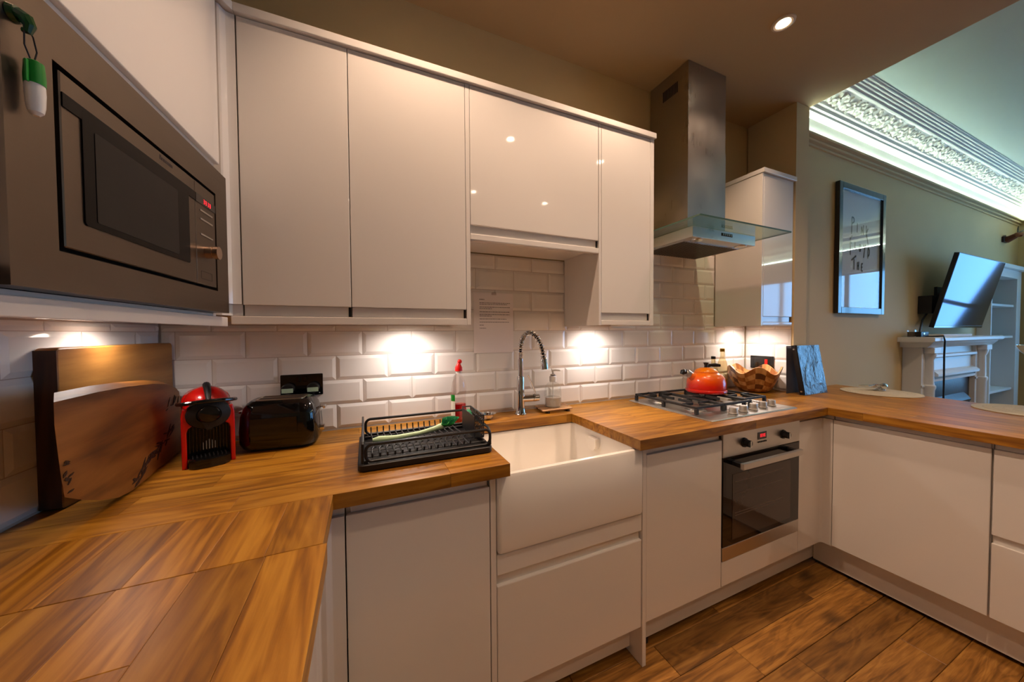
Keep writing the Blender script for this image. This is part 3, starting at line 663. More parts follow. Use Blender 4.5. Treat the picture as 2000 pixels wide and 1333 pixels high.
# ------------------------------------------------------------------ built-in oven
on = thing('oven', 'built-in steel and black glass oven below the hob', 'oven', (2.54, -0.58, 0.285))
pbox('body', on, 'gap', 2.2485, 2.8325, -0.575, -0.05, 0.286, 0.862)
cpn = pbox('control_panel', on, 'steel', 2.2475, 2.8345, -0.600, -0.576, 0.750, 0.8665, bev=0.002)
for x in (2.392, 2.690):
    k = obj('knob', G().cyl((x, -0.6005, 0.803), (x, -0.606, 0.803), 0.022, 0.021, 32).cyl((x, -0.606, 0.803), (x, -0.628, 0.803), 0.0165, 0.0155, 32), 'blackmatte', cpn)
    pbox('grip', k, 'chrome', x-0.0045, x+0.0045, -0.632, -0.6285, 0.788, 0.818, bev=0.002)
ds = pbox('display', cpn, 'blackgloss', 2.490, 2.556, -0.6016, -0.6004, 0.802, 0.836)
sg = G()
for xx in (2.508, 2.518, 2.530, 2.540):
    sg.box(xx, xx+0.0012, -0.6020, -0.6017, 0.813, 0.826)
    for zz in (0.813, 0.8195, 0.826): sg.box(xx, xx+0.006, -0.6020, -0.6017, zz-0.0006, zz+0.0006)
obj('digits', sg, 'redled', ds)
for i in range(6): pbox('button', cpn, 'blackmatte', 2.490+0.012*i, 2.4965+0.012*i, -0.6025, -0.6004, 0.786, 0.7935, bev=0.0015)
dg = pbox('door', on, 'ovenglass', 2.2480, 2.8340, -0.600, -0.577, 0.3465, 0.7475, bev=0.002)
pbox('window', dg, 'oveninner', 2.312, 2.757, -0.6012, -0.6004, 0.370, 0.668)
for z in (0.475, 0.487, 0.575, 0.630): pbox('shelf_line', dg, M.setdefault('ovenline', mat('oven_rail', (96, 82, 70), 0.3)), 2.330, 2.690, -0.6016, -0.6013, z, z+0.004)
hb = obj('handle', G().box(2.300, 2.757, -0.655, -0.640, 0.707, 0.735, bev=0.003), 'steel', dg)
for x in (2.318, 2.735): pbox('handle_bracket', hb, 'blackmatte', x-0.014, x+0.014, -0.6395, -0.6005, 0.712, 0.731, bev=0.002)
pbox('bottom_trim', on, 'steel', 2.2480, 2.8340, -0.600, -0.577, 0.2835, 0.3455, bev=0.0015)

# ------------------------------------------------------------------ extractor hood
hd = thing('extractor_hood', 'steel chimney extractor hood with glass canopy above the hob', 'hood', (2.585, 0, 1.79))
ch = obj('chimney', G().box(2.431, 2.739, -0.265, -0.001, 1.856, 2.34).box(2.4325, 2.7375, -0.2635, -0.001, 2.34, CEIL-0.001), 'steel_v', hd)
vg = G()
for k in range(11): vg.box(2.4315, 2.4323, -0.195+0.0095*k, -0.1895+0.0095*k, 2.655, 2.715)
obj('vent_slot', vg, 'gap', ch)
obj('body', G().box(2.326, 2.827, -0.380, -0.001, 1.792, 1.846, bev=0.002), 'steel', hd)
obj('filter', G().box(2.352, 2.801, -0.305, -0.02, 1.788, 1.7918), 'steel', hd)
fl_ = G()
for k in range(22): fl_.box(2.358+0.0202*k, 2.368+0.0202*k, -0.300, -0.026, 1.7862, 1.7879)
obj('filter_mesh', fl_, M.setdefault('filter', mat('grease_filter', (95, 80, 66), 0.45, metal=1)), hd)
for x in (2.40, 2.755): obj('hood_lamp', G().lathe([(0.028, 0), (0.030, 0.003), (0.030, 0.005)], (x, -0.343, 1.787), 28), 'chrome', hd)
for k in range(5): obj('button', G().cyl((2.585+0.016*(k-2), -0.3803, 1.826), (2.585+0.016*(k-2), -0.3855, 1.826), 0.0055, 0.005, 16), 'chrome', hd)
obj('button_slot', G().box(2.540, 2.630, -0.3808, -0.3802, 1.818, 1.834), 'blackgloss', hd)
cg = G().box(2.227, 2.944, -0.495, -0.003, 1.8475, 1.8555)
ca_ = obj('canopy', cg, ['canopyglass'], hd)
obj('canopy_edge', G().box(2.227, 2.944, -0.4962, -0.4952, 1.8477, 1.8553).box(2.2258, 2.2268, -0.495, -0.003, 1.8477, 1.8553).box(2.9442, 2.9452, -0.495, -0.003, 1.8477, 1.8553), 'glassedge', ca_)

# ------------------------------------------------------------------ lamps
def downlight(x, y, lab, power=None):
    t = thing('ceiling_downlight', lab, 'light', (x, y, CEIL-0.002))
    obj('bezel', G().lathe([(0.048, -0.0005), (0.047, -0.005), (0.038, -0.008), (0.030, -0.0055), (0.028, -0.0005)], (x, y, CEIL), 36, False, False), 'ringwhite', t)
    obj('lamp', G().lathe([(0.0275, 0), (0.026, 0.001)], (x, y, CEIL-0.0035), 30), 'lamp', t)
    s = spot('downlight_beam', (0, 0, -0.012), P_DOWN if power is None else power, WARM, 115, 0.75, 0.028, t)
downlight(2.66, -0.594, 'glowing round downlight in the kitchen ceiling by the hood')
downlight(1.83, -0.60, 'round downlight in the kitchen ceiling above the sink', P_DOWN*1.1)
downlight(1.02, -0.62, 'round downlight in the kitchen ceiling above the dish rack', P_DOWN*1.1)
downlight(1.84, -1.39, 'round downlight in the middle of the kitchen ceiling', P_DOWN*0.9)
downlight(2.69, -1.40, 'round downlight in the kitchen ceiling near the breakfast bar', P_DOWN*0.15)
downlight(1.86, -2.41, 'round downlight in the rear kitchen ceiling on the left', P_DOWN*0.7)
downlight(2.70, -2.40, 'round downlight in the rear kitchen ceiling on the right', P_DOWN*0.1)
def puck(x, y, z, lab, power=None):
    t = thing('cabinet_light', lab, 'light', (x, y, z))
    obj('housing', G().lathe([(0.034, 0.012), (0.034, 0.002), (0.031, 0), (0.027, 0.0005)], (x, y, z), 30), 'chrome', t)
    obj('lens', G().lathe([(0.0265, 0), (0.025, -0.001)], (x, y, z-0.0005), 28), 'pucklamp', t)
    spot('puck_beam', (0, 0, -0.006), P_PUCK if power is None else power, PUCK, 172, 1.0, 0.022, t)
puck(0.975, -0.125, 1.3565, 'small round lamp under the cabinet above the dish rack')
puck(1.970, -0.125, 1.3565, 'small round lamp under the cabinet left of the hood')
puck(3.205, -0.125, 1.3565, 'small round lamp under the cabinet right of the hood')
lx, ly = 0.075, -0.33
puck(LW[0]+lx*math.cos(TH)-ly*math.sin(TH), LW[1]+lx*math.sin(TH)+ly*math.cos(TH), 1.352, 'small round lamp under the microwave above the chopping boards', P_PUCK*0.33)
# ------------------------------------------------------------------ chopping boards
M['board'] = wood('board_wood_golden', (104, 64, 24), (150, 98, 40), (176, 124, 60), rough=0.45, rnd=0.0, grain=0.6, axis=1)
M['board_end'] = wood('board_wood_endgrain', (44, 26, 14), (62, 38, 20), (80, 50, 28), rough=0.6, rnd=0.0, axis=2)
M['elm'] = wood('live_edge_wood', (88, 50, 14), (128, 78, 25), (158, 102, 42), rough=0.5, rnd=0.0, grain=0.5, axis=1)
M['bark'] = mat('dark_bark', (52, 28, 12), 0.8, var=0.4, scale=60, bump=0.8, bscale=120)
cb = lthing('chopping_board', 'thick rectangular wooden chopping board standing against the left tiles', 'chopping board')
cb.location.z = ZC+0.0005
obj('board', G().prism(rrect(-0.460, -0.012, 0.0, 0.374, 0.012), 'x', 0.0015, 0.0385, bev=0.004), 'board', cb)
obj('board_end', G().box(0.0012, 0.0388, -0.4612, -0.4603, 0.006, 0.368), 'board_end', cb)
# live-edge board leaning on the first one (plane through the counter line, leaning back)
d1 = Vector((-0.10140, 0.99485, 0)); nn = Vector((0.99485, 0.10140, 0.06)).normalized(); d2 = nn.cross(d1)
lv = thing('chopping_board', 'live-edge wooden board with bark hollow leaning in front of the rectangular board', 'chopping board', (0.2565, -0.41, ZC+0.004), world=False)
out = [(-0.234, 0.272), (-0.240, 0.23), (-0.241, 0.181), (-0.241, 0.131), (-0.238, 0.088), (-0.19, 0.062), (-0.136, 0.037), (-0.06, 0.010), (0.0, 0.001), (0.10, 0.0), (0.16, 0.004), (0.22, 0.0), (0.30, 0.003), (0.352, 0.002),
       (0.388, 0.05), (0.400, 0.10), (0.402, 0.155), (0.396, 0.199), (0.37, 0.214), (0.33, 0.228), (0.289, 0.238), (0.19, 0.252), (0.046, 0.264), (-0.087, 0.270)]
# keep clear of the back wall: squeeze the far end
sq = lambda s: s if s < 0.3 else 0.3+(s-0.3)*0.85
def lvp(s, h, t): return Vector((0, 0, 0))+d1*sq(s)+d2*h+nn*t
def slab(poly, t0, t1, g=None):
    g = g or G()
    g.rings([[lvp(a, b, t) for a, b in poly] for t in (t0, t1)]); return g
bkp_ = [(a+(0.05 if a < -0.1 else 0.02 if a < 0 else 0), b+(0.014 if b > 0.2 else 0)) for a, b in out]   # hewn edges: the back face is shorter on the left and higher on top
obj('board', G().rings([[lvp(a, b, 0.0) for a, b in out], [lvp(a, b, -0.021) for a, b in bkp_]]), 'elm', lv, smooth=0)
def veins(s0, h0, s1, h1, n, w, seed):
    r_ = random.Random(seed); g = G()
    for k in range(n):
        t = k/(n-1); c = (s0+(s1-s0)*t+r_.uniform(-.012, .012), h0+(h1-h0)*t+r_.uniform(-.012, .012)); a = r_.uniform(-0.3, 1.1); L_ = r_.uniform(.4, 1)*w; q = r_.uniform(.0015, .0045)
        p = [(c[0]+u*L_*math.cos(a)-v*q*math.sin(a), c[1]+u*L_*math.sin(a)+v*q*math.cos(a)) for u, v in ((-1, 0), (-.4, 1), (.3, .7), (1, 0), (.35, -1), (-.45, -.6))]
        slab([(x, max(y, 0.003)) for x, y in p], 0.0002, 0.0012+0.0001*(k % 6), g)
    return g
obj('bark_edge', veins(0.01, 0.012, 0.30, 0.095, 30, 0.030, 2), 'bark', lv)
obj('bark_edge', veins(0.27, 0.168, 0.37, 0.178, 7, 0.022, 4), 'bark', lv)
obj('bark_edge', veins(-0.222, 0.15, -0.215, 0.10, 7, 0.012, 9), 'bark', lv)

# ------------------------------------------------------------------ capsule coffee machine
cm = thing('coffee_machine', 'small red and black capsule coffee machine beside the toaster', 'coffee machine', (0.352, -0.232, ZC), 0.38, world=False)
W2 = 0.060
def sec(y, w, z0, z1, r=0.02, n=5): return [(a, y, b) for a, b in rrect(-w, w, z0, z1, min(r, (z1-z0)*.45), n)]
# rear housing
obj('housing', G().rings([sec(0.03, W2-0.004, 0.004, 0.205, .03), sec(0.05, W2, 0.002, 0.225, .04), sec(0.12, W2, 0.002, 0.225, .045), sec(0.165, W2-.006, 0.004, 0.20, .05)]), 'red', cm)
# red front frame: two legs joined by an arch below the head
fr_ = G()
outer = [(-0.062, 0.0), (-0.062, 0.155), (-0.058, 0.178), (0.058, 0.178), (0.062, 0.155), (0.062, 0.0), (0.050, 0.0), (0.050, 0.108), (0.046, 0.120), (0.036, 0.127), (-0.036, 0.127), (-0.046, 0.120), (-0.050, 0.108), (-0.050, 0.0)]
fr_.prism(outer, 'y', -0.028, 0.032, bev=0.003)
obj('front_frame', fr_, 'red', cm)
obj('grille_panel', G().box(-0.0498, 0.0498, 0.004, 0.030, 0.02, 0.1265), 'blackmatte', cm)
for k in range(12): obj('grille_rib', G().box(-0.0455+0.0078*k, -0.0415+0.0078*k, -0.003, 0.0038, 0.03, 0.122, bev=0.001, seg=1), 'blackgloss', cm)
# head: red dome, black face with outlet, black lever collar
dm = G()
rg = []
for k in range(9):
    t = k/8*PI/2; rg.append([(0.058*math.cos(t)*math.cos(a), 0.045+0.078*math.cos(t)*math.sin(a), 0.178+0.060*math.sin(t)) for a in [2*PI*i/32 for i in range(32)]])
obj('dome', dm.rings(rg), 'red', cm)
obj('face', G().rings([[(r*math.cos(a), y, 0.158+r*0.86*math.sin(a)) for a in [2*PI*i/36 for i in range(36)]] for r, y in ((0.054, 0.02), (0.054, -0.026), (0.050, -0.033), (0.030, -0.038), (0.027, -0.036))]), 'blackmatte', cm)
obj('outlet', G().rings([[(r*math.cos(a), y, 0.160+r*math.sin(a)) for a in [2*PI*i/28 for i in range(28)]] for r, y in ((0.026, -0.034), (0.026, -0.044), (0.023, -0.048), (0.008, -0.049))]), 'blackgloss', cm)
obj('spout', G().rings([[(-0.018, -0.045, 0.142), (0.018, -0.045, 0.142), (0.018, -0.02, 0.142), (-0.018, -0.02, 0.142)], [(-0.006, -0.042, 0.112), (0.006, -0.042, 0.112), (0.006, -0.026, 0.112), (-0.006, -0.026, 0.112)]]), 'blackmatte', cm)
obj('lever', G().tube([(-0.067, 0.05, 0.186), (-0.067, 0.0, 0.192), (-0.055, -0.028, 0.196), (-0.03, -0.040, 0.199), (0, -0.043, 0.200), (0.03, -0.040, 0.199), (0.055, -0.028, 0.196), (0.067, 0.0, 0.192), (0.067, 0.05, 0.186)], 0.0058, 10), 'blackgloss', cm)
obj('top_strap', G().tube([(0.0, -0.038, 0.200), (0.0, -0.01, 0.226), (0.0, 0.04, 0.241), (0.0, 0.09, 0.236)], [0.006, 0.009, 0.010, 0.008], 10), 'blackmatte', cm)
tr = G(); tp = [(-0.048, 0.004), (-0.048, -0.040), (-0.034, -0.054), (0, -0.060), (0.034, -0.054), (0.048, -0.040), (0.048, 0.004)]
dt = obj('drip_tray', tr.prism(tp, 'z', 0.001, 0.030, bev=0.004), 'blackgloss', cm)
for k in range(9): obj('tray_slot', G().box(-0.040+0.0095*k, -0.037+0.0095*k, -0.044, -0.006, 0.0301, 0.033), 'blackmatte', dt)
M['capsule'] = mat('printed_cup_mark', (170, 170, 160), 0.5)
lg = G()
for k in range(5): lg.box(-0.014+0.007*k, -0.0125+0.007*k, -0.0042, -0.0032, 0.045+0.006*abs(k-2)*0, 0.075-0.004*abs(k-2))
obj('cup_mark', lg, 'capsule', cm)

# ------------------------------------------------------------------ toaster
to = thing('toaster', 'glossy black two-slice toaster with chrome levers', 'toaster', (0.530, -0.128, ZC), -0.07, world=False)
def ts(z, hx, hy, r): return [(a, b, z) for a, b in rrect(-hx, hx, -hy, hy, r, 7)]
obj('body', G().rings([ts(0.008, .095, .055, .04), ts(0.012, .112, .072, .045), ts(0.03, .119, .081, .048), ts(0.07, .120, .082, .048), ts(0.12, .116, .079, .046), ts(0.150, .108, .072, .042), ts(0.164, .098, .062, .036), ts(0.172, .088, .052, .03)]), 'blackgloss', to)
obj('foot_ring', G().prism(rrect(-.092, .092, -.052, .052, .03), 'z', 0.0005, 0.0085), 'blackmatte', to)
tpn = obj('top_plate', G().prism(rrect(-.072, .072, -.044, .044, .01), 'z', 0.1722, 0.1745), M.setdefault('creamsteel', mat('warm_steel', (205, 190, 165), 0.3, metal=1)), to)
for s in (-1, 1): obj('slot', G().box(-.064, .064, s*.021-.0125, s*.021+.0125, 0.1746, 0.1755), M.setdefault('slot', mat('slot_brown', (60, 42, 26), 0.6)), tpn)
obj('front_panel', G().box(-0.075, 0.062, -0.0835, -0.0815, 0.062, 0.118, bev=0.0009), 'blackgloss', to)
obj('lever', G().cyl((0.116, 0.012, 0.128), (0.130, 0.012, 0.128), 0.003, 0.003, 12).box(0.128, 0.136, -0.006, 0.028, 0.123, 0.133, bev=0.002), 'chrome', to)
obj('dial', G().cyl((0.118, 0.0, 0.052), (0.132, 0.0, 0.052), 0.013, 0.012, 24), 'chrome', to)
obj('lever', G().cyl((-0.116, 0.012, 0.128), (-0.127, 0.012, 0.128), 0.003, 0.003, 12).box(-0.134, -0.126, -0.002, 0.024, 0.123, 0.132, bev=0.002), 'chrome', to)

# ------------------------------------------------------------------ wall socket with two plugs
so = thing('wall_socket', 'black double wall socket with two labelled plugs', 'socket', (0.572, 0, 1.108))
obj('plate', G().prism(rrect(0.4995, 0.6455, 1.065, 1.151, 0.003), 'y', -0.0085, -0.0012, bev=0.001), 'blackgloss', so)
for x in (0.562, 0.583): obj('switch', G().box(x-0.006, x+0.006, -0.012, -0.0086, 1.122, 1.142, bev=0.0015), 'blackgloss', so)
for i, x in enumerate((0.527, 0.613)):
    pg = thing('plug', 'black plug with pale green label in the %s side of the socket' % ('left' if i == 0 else 'right'), 'plug', (x, -0.01, 1.092), group='plugs in the double socket')
    obj('plug_body', G().prism([(x+0.022*math.cos(a), 1.098+0.020*math.sin(a)) for a in [2*PI*k/24 for k in range(24)]], 'y', -0.036, -0.0088, bev=0.004), 'blackmatte', pg)
    obj('plug_label', G().box(x-0.019, x+0.019, -0.0372, -0.0364, 1.083, 1.100), 'tag', pg)
    obj('plug_cord', G().tube([(x, -0.026, 1.080), (x, -0.027, 1.06), (x-0.005, -0.028, 1.02), (x-0.012, -0.026, 0.965), (x-0.02, -0.022, 0.918)], 0.0032, 8), 'blackmatte', pg)

# ------------------------------------------------------------------ notice on the tiles
nt_ = thing('notice', 'printed white paper notice taped to the tiles over the sink', 'notice', (1.397, 0, 1.362))
obj('sheet', G().box(1.2915, 1.5015, -0.0026, -0.0016, 1.2135, 1.5105), 'paper', nt_)
tg = G(); rl_ = random.Random(3)
def words(z, x1, h=0.0022):
    x = 1.322
    while x < x1-0.004:
        w = rl_.uniform(0.004, 0.014); tg.box(x, min(x+w, x1), -0.00285, -0.00262, z, z+h); x += w+0.0022
for z, x1 in ((1.4755, 1.347), (1.4595, 1.484), (1.4525, 1.468), (1.438, 1.486), (1.4310, 1.387), (1.4150, 1.484), (1.402, 1.486), (1.3945, 1.385), (1.3795, 1.464), (1.3645, 1.478), (1.3495, 1.346), (1.334, 1.356)): words(z, x1, 0.003 if z > 1.47 else 0.0023)
obj('printed_text', tg, 'ink', nt_)
obj('tape', G().box(1.385, 1.410, -0.0032, -0.0027, 1.500, 1.5135), 'clearplastic', nt_)

# ------------------------------------------------------------------ dish rack
dk = thing('dish_rack', 'black dish drainer rack with tray on the worktop', 'dish rack', (0.99, -0.365, ZC))
RX0, RX1, RY0, RY1 = 0.782, 1.196, -0.523, -0.205
tg = G()
def trr(e, z, r): return [(a, b, z) for a, b in rrect(RX0+e, RX1-e, RY0+e, RY1-e, r, 5)]
tg.rings([trr(.004, ZC+.0005, .016), trr(.0, ZC+.004, .018), trr(.0, ZC+.019, .018), trr(.003, ZC+.021, .017), trr(.008, ZC+.021, .015), trr(.011, ZC+.018, .013), trr(.012, ZC+.008, .012)])
obj('tray', tg, 'blackmatte', dk)
def loop(y, z0, z1, x0, x1, r=0.018):
    return [(a, y, b) for a, b in rrect(x0, x1, z0, z1, r, 6)]
for y, zt in ((RY0+0.014, 0.986), (RY1-0.012, 0.992)): obj('side_rail', G().tube(loop(y, 0.936, zt, RX0+0.022, RX1-0.006), 0.0048, 8, closed=True), 'blackmatte', dk)
le = G().prism([(RY0+0.010, 0.932), (RY0+0.010, 0.990), (RY0+0.020, 0.996), (RY1-0.018, 1.006), (RY1-0.008, 1.000), (RY1-0.008, 0.932)], 'x', RX0+0.010, RX0+0.017, bev=0.002)
obj('end_plate', le, 'blackmatte', dk)
obj('end_rail', G().tube([(RX1-0.006, RY0+0.014, 0.934), (RX1-0.006, RY0+0.014, 0.975), (RX1-0.006, RY0+0.03, 0.988), (RX1-0.006, RY1-0.03, 0.992), (RX1-0.006, RY1-0.012, 0.98), (RX1-0.006, RY1-0.012, 0.934)], 0.0048, 8), 'blackmatte', dk)
for x in (RX0+0.022, RX1-0.012):
    for y in (RY0+0.018, RY1-0.018): obj('foot', G().box(x-0.006, x+0.006, y-0.006, y+0.006, ZC+0.0085, 0.940, bev=0.002), 'blackmatte', dk)
for k in range(15):
    x = RX0+0.040+0.0215*k
    obj('wire', G().tube([(x, RY0+0.016, 0.958), (x, RY0+0.022, 0.945), (x, RY0+0.04, 0.940), (x, -0.415, 0.940), (x+0.006, -0.405, 0.944), (x+0.012, -0.395, 0.940), (x, RY1-0.04, 0.940), (x, RY1-0.020, 0.946), (x, RY1-0.014, 0.962)], 0.0027, 6), 'blackmatte', dk)
for y in (RY0+0.05, -0.42, -0.33, RY1-0.05): obj('wire', G().tube([(RX0+0.02, y, 0.937), (RX1-0.01, y, 0.937)], 0.0021, 6), 'blackmatte', dk)
bk = G(); BX0, BX1, BY0, BY1 = 1.152, 1.187, -0.455, -0.292
obj('cutlery_base', G().box(BX0, BX1, BY0, BY1, 0.9435, 0.9475), 'blackmatte', dk)
obj('cutlery_wall', G().box(BX0, BX0+0.003, BY0, BY1, 0.9475, 1.020, bev=0.001), 'blackmatte', dk)
for k in range(10):
    y = BY0+0.004+0.0177*k; obj('cutlery_bar', G().tube([(BX1, y, 0.9475), (BX1, y, 1.022)], 0.0022, 6), 'blackmatte', dk)
for z in (0.965, 0.985, 1.005, 1.022): obj('cutlery_bar', G().tube([(BX0, BY0, z), (BX1, BY0, z), (BX1, BY1, z), (BX0, BY1, z)], 0.0024, 6), 'blackmatte', dk)
br = thing('dish_brush', 'washing-up brush with pale mint handle and green bristles lying in the rack', 'brush', (0.95, -0.37, 0.945))
obj('handle', G().tube([(0.825, -0.365, 0.955), (0.845, -0.365, 0.9555), (0.90, -0.367, 0.955), (0.98, -0.37, 0.962), (1.03, -0.373, 0.972), (1.06, -0.375, 0.980)], [0.006, 0.011, 0.0085, 0.007, 0.0085, 0.012], 12), 'mint', br)
hg = G().sphere((1.075, -0.376, 0.986), 0.020, 1.25, 1, 0.45, 14)
obj('head', hg, 'green', br)
bg = G(); rb = random.Random(5)
for k in range(150):
    a = rb.uniform(0, 2*PI); r = 0.019*math.sqrt(rb.random()); x0, y0 = 1.075+1.25*r*math.cos(a), -0.376+r*math.sin(a)
    bg.cyl((x0, y0, 0.986), (1.075+(x0-1.075)*1.35+0.012, -0.376+(y0+0.376)*1.35, 1.010-abs(r)*0.25), 0.0012, 0.001, 5)
o = obj('bristles', bg, 'bristle', br); o['kind'] = 'stuff'
sp = thing('scrubber', 'green scrubbing brush head standing in the cutlery basket', 'scrubber', (1.169, -0.33, 0.948))
obj('pad', G().sphere((1.1695, -0.325, 0.985), 0.022, 0.6, 1.1, 1.5, 14), 'bristle', sp)

# ------------------------------------------------------------------ washing-up liquid
wu = thing('washing_up_bottle', 'clear washing-up liquid bottle with red cap and red liquid', 'bottle', (1.190, -0.098, ZC))
def oval(z, a, b, n=28): return [(1.190+a*math.cos(2*PI*i/n), -0.098+b*math.sin(2*PI*i/n), ZC+z) for i in range(n)]
obj('shell', G().rings([oval(0.001, .030, .020), oval(0.006, .034, .023), oval(0.05, .034, .023), oval(0.11, .030, .021), oval(0.15, .034, .023), oval(0.185, .028, .020), oval(0.212, .014, .013), oval(0.225, .0115, .0115)]), 'clearplastic', wu)
obj('liquid', G().rings([oval(0.003, .028, .019), oval(0.008, .0325, .0215), oval(0.05, .0325, .0215), oval(0.084, .0305, .020)]), 'redliquid', wu)
obj('neck', G().lathe([(0.0125, 0.222), (0.0125, 0.232)], (1.190, -0.098, ZC), 20), 'whiteplastic', wu)
obj('cap', G().lathe([(0.017, 0.2325), (0.0165, 0.248), (0.009, 0.262), (0.006, 0.270)], (1.190, -0.098, ZC), 24).sphere((1.195, -0.098, ZC+0.274), 0.0105, n=12), 'redcap', wu)
ll = obj('label', G().rings([[(1.190+(.0342+.001)*math.cos(a), -0.098+(.0238+.001)*math.sin(a), ZC+z) for a in [PI*(0.86+0.42*k/10) for k in range(11)]] for z in (0.035, 0.12)], False, False, closed=False), M.setdefault('lbl', mat('bottle_label', (228, 224, 206), 0.5)), wu)
obj('label_band', G().rings([[(1.190+(.0342+.0018)*math.cos(a), -0.098+(.0238+.0018)*math.sin(a), ZC+z) for a in [PI*(0.86+0.42*k/10) for k in range(11)]] for z in (0.10, 0.128)], False, False, closed=False), 'green', ll)

# sink strainer on the ledge
st = thing('sink_strainer', 'small metal sink strainer resting on the worktop beside the rack', 'strainer', (1.325, -0.105, ZC))
obj('basket', G().lathe([(0.012, 0.001), (0.020, 0.006), (0.026, 0.022), (0.036, 0.026), (0.038, 0.028), (0.036, 0.029), (0.024, 0.025), (0.017, 0.010), (0.006, 0.007)], (1.325, -0.105, ZC), 30), 'chrome', st)
for k in range(8): obj('hole', G().cyl((1.325+0.0105*math.cos(k*PI/4), -0.105+0.0105*math.sin(k*PI/4), ZC+0.0085), (1.325+0.0105*math.cos(k*PI/4), -0.105+0.0105*math.sin(k*PI/4), ZC+0.0125), 0.0026, 0.0026, 8), 'gap', st)

# ------------------------------------------------------------------ spring tap
ta = thing('kitchen_tap', 'chrome spring-neck kitchen tap behind the sink', 'tap', (1.500, -0.092, ZC))
TX, TY = 1.500, -0.092
obj('column', G().lathe([(0.029, 0.0005), (0.029, 0.006), (0.024, 0.014), (0.0205, 0.04), (0.0185, 0.09), (0.0185, 0.185), (0.0165, 0.190)], (TX, TY, ZC), 32), 'chrome', ta)
obj('riser', G().cyl((TX, TY, ZC+0.19), (TX, TY, ZC+0.275), 0.0125, 0.0125, 24), 'chrome', ta)
E0 = Vector((TX, TY, ZC+0.262)); path = []
end = Vector((1.527, -0.275, 1.198))
for k in range(61):
    t = k/60
    if t < 0.18: path.append(E0+Vector((0, 0, 0.045))*(t/0.18))
    else:
        q = (t-0.18)/0.82; a = PI*q*0.93
        c0 = E0+Vector((0, 0, 0.045)); hv = (end-c0); hv.z = 0
        path.append(Vector((c0.x, c0.y, 0))+hv*(0.5-0.5*math.cos(a))/(0.5-0.5*math.cos(PI*0.93))+Vector((0, 0, c0.z+0.105*math.sin(a)**0.85+(-0.045)*q*q)))
ho = obj('hose', G().tube(path, 0.0062, 10), 'blackmatte', ta)
coil = []; N = 34*14
for k in range(N+1):
    s = k/N*(len(path)-1); i = min(int(s), len(path)-2); f = s-i
    p = path[i].lerp(path[i+1], f); tn = (path[i+1]-path[i]).normalized()
    a = Vector((1, 0.15, 0)); a = (a-tn*a.dot(tn)).normalized(); b = tn.cross(a); ph = 2*PI*34*k/N
    coil.append(p+(a*math.cos(ph)+b*math.sin(ph))*0.0105)
obj('spring', G().tube(coil, 0.0023, 6), 'chrome', ta)
tn = (path[-1]-path[-2]).normalized(); p0 = path[-1]
obj('spray_head', G().tube([p0-tn*0.002, p0+tn*0.004, p0+tn*0.012, p0+tn*0.045, p0+tn*0.052], [0.010, 0.0135, 0.0145, 0.0165, 0.0155], 24), 'chrome', ta)
vb = obj('valve_body', G().cyl((TX, TY, 0.990), (TX+0.062, TY-0.006, 0.990), 0.0185, 0.0185, 28).cyl((TX+0.064, TY-0.006, 0.990), (TX+0.094, TY-0.009, 0.990), 0.019, 0.018, 28), 'chrome', ta)
obj('lever', G().tube([(TX+0.078, TY-0.008, 1.005), (TX+0.070, TY-0.008, 1.03), (TX+0.045, TY-0.008, 1.085), (TX+0.036, TY-0.008, 1.104)], [0.0048, 0.004, 0.0034, 0.004], 10), 'chrome', ta)

# ------------------------------------------------------------------ soap dispenser on slatted stand
sd = thing('slatted_stand', 'small slatted wooden soap stand behind the sink', 'soap stand', (1.692, -0.072, ZC))
M['slatwood'] = wood('stand_wood', (120, 84, 52), (170, 126, 84), (200, 160, 116), rough=0.5, rnd=0.1)
for k in range(5): obj('slat', G().box(1.602+0.004*k, 1.776+0.004*k, -0.132+0.027*k, -0.116+0.027*k, ZC+0.012, ZC+0.018, bev=0.001), 'slatwood', sd)
for x in (1.635, 1.750): obj('bearer', G().box(x-0.006, x+0.006, -0.132, -0.010, ZC+0.0005, ZC+0.0118), M.setdefault('bearer', mat('dark_bearer', (40, 28, 20), 0.6)), sd)
dp = thing('soap_dispenser', 'clear glass pump soap dispenser on the slatted stand', 'soap dispenser', (1.695, -0.070, ZC+0.0183))
zz = ZC+0.0183
obj('bottle', G().lathe([(0.038, 0.0005), (0.043, 0.004), (0.044, 0.02), (0.043, 0.075), (0.040, 0.105), (0.028, 0.122), (0.016, 0.126), (0.015, 0.135)], (1.695, -0.070, zz), 36), 'glass', dp)
obj('liquid', G().lathe([(0.036, 0.003), (0.040, 0.008), (0.040, 0.050)], (1.695, -0.070, zz), 32), M.setdefault('soap', mat('clear_soap', (214, 200, 186), 0.2, trans=0.6)), dp)
obj('collar', G().lathe([(0.0185, 0.130), (0.0185, 0.156), (0.013, 0.160)], (1.695, -0.070, zz), 24), 'whiteplastic', dp)
obj('collar_ring', G().lathe([(0.014, 0.160), (0.014, 0.168), (0.006, 0.170)], (1.695, -0.070, zz), 20), 'steel', dp)
obj('pump', G().cyl((1.695, -0.070, zz+0.168), (1.695, -0.070, zz+0.188), 0.005, 0.005, 14).tube([(1.688, -0.068, zz+0.190), (1.705, -0.072, zz+0.191), (1.732, -0.080, zz+0.187)], [0.0085, 0.008, 0.0045], 12), 'whiteplastic', dp)
obj('dip_tube', G().cyl((1.695, -0.070, zz+0.008), (1.695, -0.070, zz+0.130), 0.0025, 0.0025, 8), 'whiteplastic', dp)

